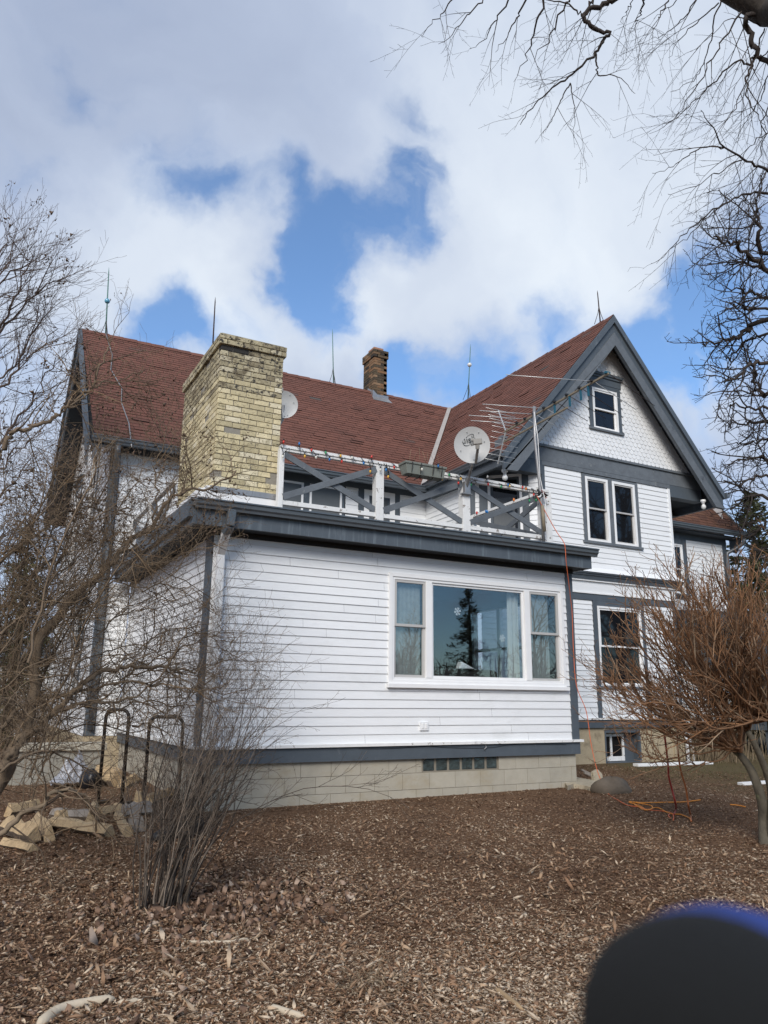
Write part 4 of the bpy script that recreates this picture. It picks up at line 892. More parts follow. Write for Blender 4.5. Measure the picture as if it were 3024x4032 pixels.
sw([J(*p) for p in ((424,272),(496,247),(499,268))], [.005,.005], 'emblem_box'); sw([J(*p) for p in ((424,272),(436,312),(466,305))], [.006,.006], 'emblem_box')
for i in range(4): sw([J(372+i*3, 240+i*9), J(388+i*3, 236+i*9)], [.003], 'emblem_line')
mb = MB(); f0 = c+X*.085-Y*.03+nr*.22
mb.beam(c+X*.048-Y*.27+nr*.0, c+X*.062-Y*.12+nr*.19, .036, .03, X); mb.build('arm', m_lnb, t, bevel=.004)
mb = MB(); h = c+X*.056+Y*.01+nr*.25
mb.beam(h-X*.062-Y*.045, h+X*.062-Y*.030, .055, .085, nr); mb.beam(h-X*.0-Y*.14+nr*-.03, h-Y*.05, .055, .05, X); mb.build('receiver_head', m_lnb, t, bevel=.010)
mb = MB(); hh = h-X*.055-Y*.0; mb.lathe(hh-nr*.04, -nr, [(0, .028), (.03, .028), (.035, .02)], 14); mb.build('feed_horn', m_lnb, t)
mb = MB(); mb.tube([c-Y*.20-nr*.05, c-Y*.30-nr*.03, Vector((-1.99, -.22, 3.78)), Vector((-1.99, -.13, 3.62)), Vector((-1.985, -.10, 3.52))], .021, 10); mb.build('mast', m_galv, t)
mb = MB(); mb.box(-2.03, -1.93, -.13, -.07, 3.46, 3.64); mb.beam((-1.99, -.11, 3.60), (-1.99, -.17, 3.70), .045, .06, (1, 0, 0)); mb.box(-2.07, -1.90, -.13, -.05, 3.45, 3.465); mb.build('mount_bracket', m_galv, t, bevel=.004)
mb = MB(); mb.tube([c-X*.06-Y*.27, c-X*.05-Y*.33+nr*.03, c-X*.0-Y*.345+nr*.04, c+X*.04-Y*.32+nr*.02, c+X*.03-Y*.29], .005, 6); mb.build('cable', m_black, t)
# second dish, half hidden by the chimney
c2_ = aty(1118, 1592, 2.35); n2 = Vector((-.25, -1, -.12))
t2, cc, X2, Y2, nn2, _ = dish(c2_, n2, .235, (-4.68, 2.3, 2.82), 'plain grey dish partly hidden behind the right edge of the broad chimney', aspect=1.0)
mb = MB(); mb.beam(cc-X2*.02-Y2*.30, cc-X2*.10+Y2*.16+nn2*.24, .03, .03, X2); mb.build('arm', m_galv, t2)
mb = MB(); mb.beam(cc-X2*.15+Y2*.17+nn2*.24, cc-X2*.05+Y2*.17+nn2*.24, .07, .07, nn2); mb.build('receiver_head', m_lnb, t2, bevel=.01)
mb = MB(); mb.tube([cc-nn2*.05, cc-Y2*.25-nn2*.06, Vector((-4.68, 2.35, 3.6)), Vector((-4.68, 2.35, 2.82))], .02, 8); mb.build('mast', m_galv, t2)
# TV aerial on a mast strapped to the end post
ZB_ = 4.95
t = thing('tv_aerial', (-.62, -.11, 2.95), 'long television aerial of thin rods on a grey mast at the balcony corner', 'tv aerial')
mb = MB(); mb.tube([(-.60, -.12, 2.86), (-.62, -.12, 3.6), (-.70, -.13, 4.5), (-.70, -.14, 5.05)], .024, 10); mb.build('mast', m_galv, t)
mb = MB(); mb.tube([(-.60, -.145, 3.05), (-.62, -.145, 3.45)], .027, 8); mb.build('mast_sleeve', m_boom, t)
mb = MB(); mb.tube([(-.58+.02*math.sin(i*1.7), -.155, 3.0+i*.1) for i in range(6)] + [(-.66, -.165, 3.9), (-.67, -.165, 4.5), (-.72, -.16, 4.95)], .006, 5); mb.build('feed_cable', m_trimw, t)
A_ = Vector((-.765, -1.82, ZB_)); B_ = Vector((-.55, .84, ZB_)); bd = (B_-A_).normalized()
mb = MB(); mb.beam(A_, B_, .028, .028); mb.build('boom', m_boom, t, bevel=.003)
C_ = aty(2264, 1567, -.9); D_ = aty(1995, 1720, .55)
C_ = A_ + bd*((C_-A_).dot(bd)) - Vector((0, 0, .17)); D_ = B_ - Vector((0, 0, .17)) + bd*.0
mb = MB(); mb.beam(C_, D_, .026, .026); mb.build('lower_boom', m_boom, t, bevel=.003)
mb = MB()
for k in (.45, .62, .88, 1.25): q = A_+bd*k; mb.box(q.x-.012, q.x+.012, q.y-.012, q.y+.012, ZB_-.17, ZB_+.02)
mb.build('strut', m_blue, t)
sideL = Vector((-1, .35, 0)).normalized(); sideR = Vector((1, .35, 0)).normalized()
els = [(.03, 0, 1.55), (.34, 1.28, 1.40), (.62, 0, 1.25), (.92, 0, 1.20), (1.22, .0, 1.0), (1.50, 1.0, 1.0), (1.78, .9, .80), (2.02, .95, .6), (2.25, .8, .5)]
for k, l1, l2 in els:
    q = A_+bd*k + Vector((0, 0, .015)); mb = MB()
    if l1: mb.tube([q, q+sideL*l1], .0055, 6)
    if l2: mb.tube([q+Vector((.03, 0, -.0)), q+sideR*l2+Vector((.0, 0, -.02))], .0055, 6)
    e_o = mb.build('element', m_alum if l1 else m_rust, t)
    mb = MB(); mb.box(q.x-.045, q.x+.045, q.y-.02, q.y+.02, q.z-.012, q.z+.022); mb.build('insulator', m_blue if k < .1 else m_black, e_o, bevel=.005)
v0 = B_ - bd*.05
for sgn, nm, n_e in ((1, 'reflector_arm', 6), (-1, 'reflector_arm', 6)):
    tip = v0 + Vector((0, .10, .0)) + (Vector((.02, .12, .46)) if sgn > 0 else Vector((-.02, .12, -.52)))
    mb = MB(); mb.beam(v0, tip, .02, .012); ra_ = mb.build(nm, m_alum, t)
    for i in range(n_e):
        q = v0.lerp(tip, (i+.6)/n_e); mb = MB(); mb.tube([q-Vector((.30, .04, .0)), q+Vector((.30, -.04, 0))], .0045, 6); mb.build('rod', m_alum, ra_)
# window box on the railing
t = thing('window_box', (-2.77, -.12, 3.58), 'grey plastic window box with dead stalks in black wire hangers on the railing', 'planter')
mb = MB()
def trough(y0, y1, z0, z1, x0, x1, tp):
    return [(x0+tp, y0+tp*.5, z0), (x1-tp, y0+tp*.5, z0), (x1-tp, y1-tp*.5, z0), (x0+tp, y1-tp*.5, z0), (x0, y0, z1), (x1, y0, z1), (x1, y1, z1), (x0, y1, z1)]
mb.hexa(trough(-.275, -.085, 3.575, 3.715, -3.10, -2.45, .03)); mb.hexa([(a, b, z) for a, b, z in trough(-.29, -.07, 3.712, 3.745, -3.115, -2.435, .004)]); mb.build('trough', mat('grey_green_plastic', (.19, .205, .18), .6, var=.15, stain=[((.10, .10, .08), 7, .55, .1, (1, 1, .3))]), t, bevel=.006)
for x in (-3.0, -2.86, -2.66, -2.52):
    mb = MB(); mb.tube([(x, -.06, 3.75), (x-.005, -.30, 3.73), (x, -.262, 3.60), (x, -.24, 3.55), (x, -.08, 3.55)], .0065, 6); mb.build('wire_hanger', m_black, t)
mb = MB()
for i in range(7): x = -3.05+random.random()*.55; mb.tube([(x, -.18, 3.74), (x+random.uniform(-.03, .03), -.18, 3.85), (x+random.uniform(-.06, .06), -.17, 3.93+random.random()*.08)], .002, 4)
mb.build('stalks', m_drygrass, t)
# coloured bulb string ------------------------------------------------
bulb_cols = {'w': (.70, .68, .60), 'r': (.55, .03, .02), 'b': (.02, .16, .42), 'g': (.02, .26, .09), 'y': (.68, .38, .05), 'o': (.70, .20, .03)}
bm_ = {k: mat('painted_bulb_'+{'w': 'white', 'r': 'red', 'b': 'blue', 'g': 'green', 'y': 'yellow', 'o': 'orange'}[k], v, .3, spec=.5) for k, v in bulb_cols.items()}
t = thing('light_string', (-2.6, -.09, 3.72), 'string of coloured Christmas bulbs wound along the balcony railing', 'light string')
Gp = lambda u, v: (1050+u/2.765, 1700+v/2.765); Hp = lambda u, v: (1600+u/2.552, 1650+v/2.552)
bl_ = [(Gp, 175, 270, 'w'), (Gp, 185, 112, 'r'), (Gp, 355, 130, 'b'), (Gp, 415, 268, 'y'), (Gp, 488, 200, 'r'), (Gp, 537, 280, 'w'), (Gp, 642, 228, 'g'), (Gp, 684, 303, 'b'), (Gp, 806, 262, 'y'), (Gp, 818, 325, 'r'), (Gp, 930, 283, 'w'), (Gp, 1055, 342, 'b'), (Gp, 1143, 272, 'r'), (Gp, 1128, 433, 'y'), (Gp, 1237, 415, 'w'), (Gp, 1300, 415, 'b'), (Gp, 1323, 490, 'y'), (Gp, 1388, 388, 'r'), (Gp, 1487, 420, 'w'),
       (Hp, 157, 505, 'w'), (Hp, 320, 472, 'b'), (Hp, 430, 562, 'g'), (Hp, 360, 605, 'y'), (Hp, 137, 592, 'r'), (Hp, 548, 602, 'y'), (Hp, 523, 643, 'r'), (Hp, 650, 662, 'g'), (Hp, 815, 580, 'w'), (Hp, 822, 655, 'r'), (Hp, 953, 682, 'g'), (Hp, 1023, 662, 'b'), (Hp, 1037, 672, 'y'), (Hp, 1168, 688, 'r'), (Hp, 1203, 702, 'o'), (Hp, 1345, 657, 'r'), (Hp, 1280, 760, 'r'), (Hp, 1303, 815, 'g'), (Hp, 1237, 820, 'g')]
wire = MB(); prev = None
pts3 = []
for fn, u, v, k in bl_:
    px, py = fn(u, v); yy = -.115 if not (fn is Hp and u in (157, 320)) else -.32
    p = aty(px, py, yy); on_top = p.z > 3.765 and yy > -.2
    mb = MB(); dn = Vector((random.uniform(-.15, .15), random.uniform(-.2, .1), 1 if on_top else -1))
    mb.lathe(p - dn.normalized()*.022, dn, [(0, .008), (.010, .0135), (.022, .0145), (.036, .010), (.046, .003)], 12)
    b = mb.build('bulb', bm_[k], t)
    mb = MB(); mb.lathe(p - dn.normalized()*.044, dn, [(0, .006), (.004, .010), (.024, .010)], 10); mb.build('socket', m_black, b)
    pts3.append((p - dn.normalized()*.044, on_top))
pts3.sort(key=lambda q: q[0].x)
for i, (p, tp) in enumerate(pts3):
    top = Vector((p.x-.02, -.05, 3.752)); mid = Vector((p.x-.015, -.09, 3.70 if p.z < 3.7 else 3.74)) ; pre = Vector((p.x-.05, .01, 3.75))
    wire.tube([pre, top, mid, p], .0042, 5)
    if i < len(pts3)-1:
        q = pts3[i+1][0]; wire.tube([p, Vector((p.x*.7+q.x*.3, -.10, 3.70-random.random()*.03)), Vector((q.x-.06, -.02, 3.752)), Vector((q.x-.05, .01, 3.75))], .0042, 5)
wire.build('wire', m_black, t)
t = thing('light_string', (-.45, 1.0, 3.75), 'short run of coloured bulbs on the side railing behind the crossed braces', 'light string')
wr = MB(); pr = None
for (u, v, k) in ((708, 940, 'r'), (800, 925, 'b'), (815, 930, 'b'), (1080, 808, 'o'), (1185, 845, 'o')):
    px, py = Hp(u, v); p = atx(px, py, -.50); mb = MB(); mb.lathe(p+Vector((0, 0, .02)), (0, 0, -1), [(0, .009), (.014, .017), (.030, .016), (.048, .010), (.056, .003)], 10); mb.build('bulb', bm_[k], t)
    tp = Vector((-.46, p.y, 3.755)); wr.tube([p+Vector((0, 0, .02)), tp], .004, 5)
    if pr: wr.tube([pr, (pr+tp)/2-Vector((.05, 0, .10)), tp], .004, 5)
    pr = tp
wr.build('wire', m_black, t)
# tangle of sockets and tape at the corner
mb = MB()
for i in range(9):
    a = Vector((-.72+random.random()*.16, -.13, 3.60+random.random()*.09)); mb.tube([a, a+Vector((random.uniform(-.06, .06), random.uniform(-.04, .0), random.uniform(-.05, .05))), a+Vector((random.uniform(-.08, .08), 0, random.uniform(-.07, .03)))], random.choice([.006, .012, .016]), 6, mi=random.choice([0, 1, 1, 2]))
tag(mb.build('plug_tangle', [m_trimw, m_black, m_redc]), 'tangle of plugs and taped cords at the right corner of the railing', 'plugs')

# ---------------------------------------------------------------- cords on the ground
def pxpath(pts, lift=.012): return [ground_hit(*p)+Vector((0, 0, lift)) for p in pts]
def smooth(pts, n=5):
    out_ = []; P = [Vector(p) for p in pts]; P = [P[0]]+P+[P[-1]]
    for i in range(1, len(P)-2):
        for k in range(n):
            t_ = k/n; a, b, c, d = P[i-1], P[i], P[i+1], P[i+2]
            out_.append(.5*((2*b)+(c-a)*t_+(2*a-5*b+4*c-d)*t_*t_+(3*b-a-3*c+d)*t_**3))
    out_.append(P[-2]); return out_
Ip = lambda u, v: (2200+u/2.0133, 2700+v/2.0133)
up = [Vector((-.70, -.12, 3.6)), aty(2183, 2080, -.25), aty(2219, 2134, -.42), Vector((-.0, -.44, 2.82)) if False else aty(2226, 2165, -.44), aty(2229, 2210, -.43), aty(2240, 2300, -.30), aty(2247, 2360, -.18), aty(2253, 2420, -.12), aty(2258, 2560, -.10), aty(2270, 2700, -.12), aty(2308, 2800, -.16), aty(2326, 2920, -.22), aty(2345, 3010, -.32), aty(2365, 3070, -.45)]
gp = pxpath([Ip(*q) for q in ((395, 865), (470, 915), (545, 955), (640, 970), (700, 992), (800, 1000), (880, 1012))])
mb = MB(); mb.tube(smooth(up+gp, 5), .0058, 7); tag(mb.build('extension_cord', m_orange), 'orange-red extension cord dropping from the railing corner to the ground', 'cord')
def cord(pts, m, label, r=.0058, extra=None):
    mb = MB(); mb.tube(smooth((extra or [])+pxpath([Ip(*q) for q in pts]), 6), r, 7); tag(mb.build('extension_cord', m), label, 'cord')
cord(((560, 925), (640, 940), (735, 960), (735, 985), (690, 988), (650, 965), (600, 945), (560, 930), (680, 935), (850, 932), (1000, 928), (1125, 912)), m_orange2, 'amber cord loop lying straight across the mulch', .007)
cord(((600, 950), (690, 995), (760, 975), (800, 980), (850, 1008), (905, 1025), (960, 1028), (1010, 1045), (1040, 1062), (1052, 1085)), m_orange2, 'looped amber cord snaking over the mulch below the straight one', .007)
cord(((885, 1055), (870, 1040), (885, 1018), (900, 1022), (912, 1045), (908, 1075)), m_orange, 'small orange cord loop at the foot of the hanging red cord', .006)
cord(((1360, 950), (1420, 955), (1480, 968)), m_orange2, 'short piece of amber cord at the edge of the lawn', .007)
def hang(top, pts, m, label, r):
    mb = MB(); mb.tube(smooth([at(*q) for q in top]+pxpath(pts), 5), r, 7); tag(mb.build('hanging_cord', m), label, 'cord')
gA = ground_hit(*Ip(915, 1060)); gB = ground_hit(*Ip(1052, 1085)); dA = (gA-CAM).dot(FW); dB = (gB-CAM).dot(FW)
hang([(Ip(822, 230)[0], Ip(822, 230)[1], dA+.0), (*Ip(832, 330), dA), (*Ip(850, 480), dA), (*Ip(868, 640), dA), (*Ip(872, 720), dA), (*Ip(900, 830), dA), (*Ip(925, 930), dA)], [Ip(930, 985), Ip(915, 1030)], m_redc, 'dark red cord hanging from the pruned shrub, left of the amber one', .011)
hang([(*Ip(948, 250), dB), (*Ip(940, 450), dB), (*Ip(955, 600), dB), (*Ip(975, 700), dB), (*Ip(1005, 800), dB), (*Ip(1022, 900), dB), (*Ip(1030, 960), dB)], [Ip(1045, 1030), Ip(1050, 1085)], mat('brown_orange_cord', (.40, .13, .04), .6), 'amber brown cord hanging from the pruned shrub, right of the red one', .010)
# ---------------------------------------------------------------- things on the ground
def rough_blob(name, cen, rad, m, label, cat, seed=0, flat=.6, n=16):
    rs = random.Random(seed); mb = MB(); vs = []; k = 10; cen = Vector(cen)
    ph = [(rs.uniform(0, 6.28), rs.uniform(.8, 2.4), rs.uniform(0, 6.28)) for _ in range(4)]
    for i in range(k+1):
        th = math.pi*i/k
        for j in range(n):
            a = 2*math.pi*j/n; q = 1+.16*sum(math.sin(p[1]*2*a+p[0])*math.sin(th*p[1]+p[2]) for p in ph)/2
            vs.append(cen+Vector((math.sin(th)*math.cos(a)*rad[0], math.sin(th)*math.sin(a)*rad[1], math.cos(th)*rad[2]))*q)
    mb.add(vs, [(i*n+j, i*n+(j+1) % n, (i+1)*n+(j+1) % n, (i+1)*n+j) for i in range(k) for j in range(n)], 0, None, True)
    return tag(mb.build(name, m), label, cat)
g = ground_hit(2410, 3118); rough_blob('boulder', g+Vector((0, 0, .03)), (.30, .22, .17), m_rock, 'smooth brown boulder at the corner of the projecting room', 'rock', 3)
def slab(pts2, th, m, label, cat, name, lift=0, mid=0):
    P = [ground_hit(*p)+Vector((0, 0, lift)) for p in pts2]; mb = MB(); n = len(P)
    top = [p+Vector((0, 0, th+random.uniform(-.01, .01))) for p in P]; low = [p-Vector((0, 0, .05)) for p in P]
    mb.add(top, [tuple(range(n))]); mb.add(top+low, [(i, n+i, n+(i+1) % n, (i+1) % n) for i in range(n)]); return tag(mb.build(name, m, bevel=.012), label, cat)
slab(((2215, 3090), (2235, 3112), (2260, 3105), (2300, 3108), (2345, 3120), (2370, 3100), (2340, 3088), (2290, 3080), (2240, 3070)), .06, m_lime, 'curved pale limestone edging stone against the block foundation', 'stone', 'edging_stone')
for i, (a, b, l_, h_, mm, lb) in enumerate(((2318, 3062, .24, .05, m_greylog, 'dark weathered wood scrap leaning behind the edging stone'), (2330, 3075, .22, .04, m_greylog, 'grey weathered wood scrap lying before the darker one'))):
    g = ground_hit(a, b); mb = MB(); mb.beam(g+Vector((-.10, .05, .12)), g+Vector((.10, -.02, .03)), .06, .03); tag(mb.build('wood_scrap', mm, bevel=.006), lb, 'wood scrap')
g = ground_hit(2378, 3090); mb = MB(); mb.prism([g+Vector((-.09, .1, 0)), g+Vector((.08, .08, 0)), g+Vector((.09, .11, .14)), g+Vector((.02, .12, .21)), g+Vector((-.08, .12, .17))], (0, .07, 0)); tag(mb.build('stone_chunk', m_lime, bevel=.012), 'upright pale stone chunk behind the brown boulder', 'stone')
def board(a, b, w, th, m, label, name='board', lift=.0):
    A, B = ground_hit(*a), ground_hit(*b); mb = MB(); mb.beam(A+Vector((0, 0, th/2+lift)), B+Vector((0, 0, th/2+lift)), w, th); return tag(mb.build(name, m, bevel=.004), label, 'board')
board((2503, 3018), (2800, 3008), .14, .05, m_trimw, 'long white board lying in front of the basement window')
board((2915, 3092), (3090, 3080), .12, .04, m_trimw, 'white board half hidden behind the shrub trunk')
def stick(pts, r, m, label, name='wood_sliver', flat=True):
    P = smooth(pxpath(pts, r[0]*.5), 4); n = len(P); mb = MB()
    rr = [r[0]+(r[1]-r[0])*i/(n-1) for i in range(n)]; rr[0] *= .4; rr[-1] *= .4; mb.tube(P, rr, 8); o = mb.build(name, m); return tag(o, label, 'wood piece')
stick(((150, 4050), (230, 3990), (320, 3965), (450, 3945)), (.026, .022), m_palewood, 'long curved pale branch piece at the bottom left of the mulch', 'bare_branch')
stick(((460, 3955), (550, 3945)), (.012, .015), m_palewood, 'short pale sliver beyond the end of the curved branch piece')
stick(((1065, 3975), (1120, 3990), (1200, 4015)), (.018, .014), m_palewood, 'pale bare stick end at the bottom centre')
stick(((1945, 3895), (2060, 3985)), (.016, .014), mat('tan_stick', (.33, .23, .13), .9, var=.2), 'straight tan stick pointing at the blurred glove', 'stick')
stick(((1245, 3630), (1330, 3645), (1400, 3652)), (.008, .006), m_palewood, 'thin white wood sliver in the middle of the mulch')
stick(((700, 3712), (880, 3715), (980, 3700)), (.009, .012), m_palewood, 'pale splintered sliver right of the twiggy shrub base')
stick(((520, 3700), (580, 3665), (600, 3620)), (.014, .012), mat('bent_stem', (.11, .085, .065), .9), 'bent grey stem lying at the foot of the twiggy shrub', 'stem')
# firewood: each log its own wedge of split wood with bark
LOGN = 0
def firewood(pa, pb, w, h, label, seed, lift=0, m=None, roll=0):
    rs = random.Random(seed); A, B = ground_hit(*pa), ground_hit(*pb); A += Vector((0, 0, lift)); B += Vector((0, 0, lift)); d = (B-A).normalized(); s = d.cross(Vector((0, 0, 1))).normalized(); u = s.cross(d)
    prof = [(-.5, 0), (-.28, -.02), (.30, 0), (.5, .32), (.15, .95), (-.2, 1.0)]
    prof = [(a*w+rs.uniform(-.1, .1)*w, b*h+rs.uniform(-.08, .08)*h) for a, b in prof]; n = len(prof)
    cr_, sr_ = math.cos(roll), math.sin(roll); prof = [(a*cr_-b*sr_, a*sr_+b*cr_) for a, b in prof]; mn = min(b for a, b in prof); prof = [(a, b-mn) for a, b in prof]
    rings = []
    K = 7
    for i in range(K+1):
        t_ = i/K; c_ = A.lerp(B, t_); rings += [c_+s*(a*(1+rs.uniform(-.13, .13))+.02*math.sin(3*t_+seed))+u*(b*(1+rs.uniform(-.13, .13)))+d*rs.uniform(-.012, .012) for a, b in prof]
    mb = MB()
    for i in range(K):
        for j in range(n):
            mb.add([rings[i*n+j], rings[i*n+(j+1) % n], rings[(i+1)*n+(j+1) % n], rings[(i+1)*n+j]], [(3, 2, 1, 0)], 1 if j in (2,) else 0, rs.random()*.5+.25)
    mb.add(rings[:n], [tuple(range(n))], 0, .8); mb.add(rings[-n:], [tuple(reversed(range(n)))], 0, .2)
    o = mb.build('firewood_log', [m or m_splitw, m_barkw], bevel=.006); return tag(o, label, 'firewood', 'split firewood scattered by the rack')
Jp = lambda u, v: (u/1.7309, 2850+v/1.7309)
firewood(Jp(50, 760), Jp(215, 830), .13, .15, 'big square-ended split log at the far left, on top of the bark-side piece', 1, .02)
firewood(Jp(40, 835), Jp(215, 880), .11, .07, 'thin flat split log nearest the camera at the far left', 2)
firewood(Jp(240, 700), Jp(325, 810), .12, .13, 'short split log tilted beside the square-ended one', 3)
firewood(Jp(330, 715), Jp(750, 775), .13, .10, 'longest pale split log lying across the front of the pile', 4)
firewood(Jp(790, 650), Jp(890, 770), .13, .10, 'pale split log end-on at the right of the front row', 5)
firewood(Jp(380, 700), Jp(440, 690), .10, .09, 'orange-brown log end resting behind the longest log', 6, .05)
firewood(Jp(360, 640), Jp(620, 660), .14, .10, 'weathered grey split log in the second row', 7, 0, m_greylog)
firewood(Jp(600, 690), Jp(655, 600), .11, .12, 'upright short log block in the middle of the pile', 8)
firewood(Jp(670, 630), Jp(825, 600), .11, .09, 'yellow split log behind the upright block', 9)
firewood(Jp(840, 640), Jp(1020, 620), .15, .12, 'pale grey log with bark right of the yellow log', 10, 0, m_greylog)
firewood(Jp(890, 700), Jp(960, 740), .14, .13, 'grey log chunk in front of the pale grey log', 11, 0, m_greylog)
firewood(Jp(60, 640), Jp(240, 600), .12, .12, 'orange split log under the low branch on the left', 12)
firewood(Jp(680, 400), Jp(800, 430), .26, .24, 'large torn orange log standing behind the black rack', 13)
firewood(Jp(820, 440), Jp(930, 400), .14, .11, 'splintered log leaning right of the torn orange log', 14)
firewood(Jp(925, 560), Jp(965, 540), .13, .13, 'small pale log inside the narrow hoop', 15)
firewood(Jp(1010, 560), Jp(1180, 500), .14, .12, 'orange-topped log lying through the narrow hoop', 16)
# tubular racks
def hoop(pa, pb, ztop, r, label, name='log_rack'):
    A, B = ground_hit(*pa), ground_hit(*pb); ax = (B-A); ax.z = 0; axn = ax.normalized(); H = ztop; t = thing(name, (A+B)/2, label, 'log rack', 'black tubular log racks')
    cr_ = .10; pts = [A, Vector((A.x, A.y, H-cr_))]
    for i in range(1, 6): a = math.pi/2*i/6; pts.append(Vector((A.x, A.y, H-cr_))+axn*(cr_-cr_*math.cos(a))+Vector((0, 0, cr_*math.sin(a))))
    B2 = Vector((B.x, B.y, H-cr_))
    pts2 = [B, B2]
    for i in range(1, 6): a = math.pi/2*i/6; pts2.append(B2-axn*(cr_-cr_*math.cos(a))+Vector((0, 0, cr_*math.sin(a))))
    mb = MB(); mb.tube(pts+pts2[::-1], r, 10); mb.build('hoop', m_blacksteel, t)
    mb = MB(); fd = Vector((-axn.y, axn.x, 0))
    for Q in (A, B): mb.tube([Q-fd*.22+Vector((0, 0, .02)), Q+Vector((0, 0, .03)), Q+fd*.22+Vector((0, 0, .02))], r*.9, 8)
    mb.build('foot_bar', m_blacksteel, t); return t
hoop(Jp(975, 560), Jp(1210, 560), aty(628, 2822, ground_hit(*Jp(1090, 560)).y).z, .021, 'narrow black tubular hoop with rounded top in front of the wall')
hA = Jp(800, 560); hoop((385, 3170), (478, 3175), aty(430, 2800, ground_hit(430, 3172).y).z+.02, .021, 'taller black tubular hoop to the left of the narrow one')
mb = MB(); gq = ground_hit(690, 3300)
P0 = aty(825, 2960, gq.y+.75); mb.tube([P0, aty(775, 3090, gq.y+.55), aty(735, 3210, gq.y+.3), aty(690, 3290, gq.y)], [.03, .034, .036, .05], 10); mb.tube([P0+Vector((.07, 0, 0)), aty(800, 3090, gq.y+.55), aty(745, 3230, gq.y+.3)], .022, 8); mb.tube([gq+Vector((.25, .1, .1)), gq+Vector((.1, 0, .08)), gq+Vector((-.15, -.1, .05)), gq+Vector((-.25, -.12, .03))], [.07, .08, .06, .03], 10)
tag(mb.build('leaning_chute', m_black), 'black plastic chute leaning on the foundation behind the twiggy shrub', 'chute')
# retaining wall and steps at left behind the racks
t = thing('concrete_wall', (-6.9, 3.2, -.65), 'low concrete wall with a pale coping left of the house corner', 'wall')
mb = MB(); mb.box(-7.35, -6.2, 3.0, 3.25, -.9, -.20); mb.box(-9.2, -7.35, 3.05, 3.3, -.9, -.42); mb.build('wall_block', m_concr, t, bevel=.01)
mb = MB(); mb.box(-7.40, -6.17, 2.95, 3.35, -.20, -.10); mb.box(-9.25, -7.40, 3.0, 3.35, -.42, -.35); mb.build('coping', mat('pale_coping', (.40, .37, .30), .9, var=.12, bump=.4), t, bevel=.012)
# crumpled plastic sheet and black bag
rsx = random.Random(5)
gq = ground_hit(*Jp(500, 430)); mb = MB(); nxx = 14; vs = []
for j in range(nxx):
    for i in range(nxx):
        x, y = (i/(nxx-1)-.5), (j/(nxx-1)-.5); vs.append(gq+Vector((x*.6, y*.4, .02+.32*math.exp(-(x*x+y*y)*9)*(1+.5*rsx.uniform(-1, 1))+rsx.uniform(0, .05))))
mb.add(vs, [(j*nxx+i, j*nxx+i+1, (j+1)*nxx+i+1, (j+1)*nxx+i) for j in range(nxx-1) for i in range(nxx-1)]); tag(mb.build('plastic_sheet', m_paper), 'crumpled grey plastic sheet heaped by the concrete wall', 'plastic sheet')
rough_blob('rubbish_bag', ground_hit(*Jp(610, 440))+Vector((0, 0, .10)), (.14, .12, .14), mat('black_bag', (.01, .01, .012), .3), 'small shiny black bag beside the crumpled sheet', 'bag', 8)
# second porch at the far right, seen through the shrub
t = thing('side_porch', (9.2, 3.2, -.6), 'grey porch post and white balustrade beyond the pruned shrub', 'porch')
mb = MB(); mb.box(8.0, 12.5, 2.6, 5.15, -.05, .05); mb.build('porch_floor', m_grey, t)
for x in (8.05, 9.75, 11.6):
    mb = MB(); mb.box(x, x+.16, 2.62, 2.78, -.66, 2.4); mb.build('post', m_grey, t)
mb = MB(); mb.box(8.2, 12.4, 2.66, 2.74, .85, .93); mb.box(8.2, 12.4, 2.66, 2.74, .12, .20); mb.build('rail', m_white, t)
for i in range(26): mb = MB(); mb.box(8.3+i*.16, 8.37+i*.16, 2.68, 2.72, .20, .85); mb.build('baluster', m_trimw, t)
mb = MB(); mb.prism([(7.8, 2.4, 2.40), (7.8, 5.18, 2.40), (7.8, 5.18, 2.9), (7.8, 2.4, 2.55)], (4.9, 0, 0)); mb.build('porch_roof', m_grey, t)
# cellar hatch beside the wing
t = thing('cellar_hatch', (5.6, 2.7, -.6), 'leaning white boards and dark opening at the corner of the stucco foundation', 'hatch')
mb = MB(); mb.beam((5.02, 2.36, -.62), (5.0, 2.37, .0), .06, .03, (1, 0, 0)); mb.beam((5.16, 2.34, -.62), (5.10, 2.37, .02), .05, .03, (1, 0, 0)); mb.build('board', m_trimw, t); mb = MB(); mb.box(5.25, 5.95, 2.6, 3.2, -.65, -.12); mb.build('opening', m_black, t); mb = MB(); mb.beam((5.2, 2.5, -.02), (6.0, 2.5, -.15), .5, .03); mb.build('lid', m_greylog, t)
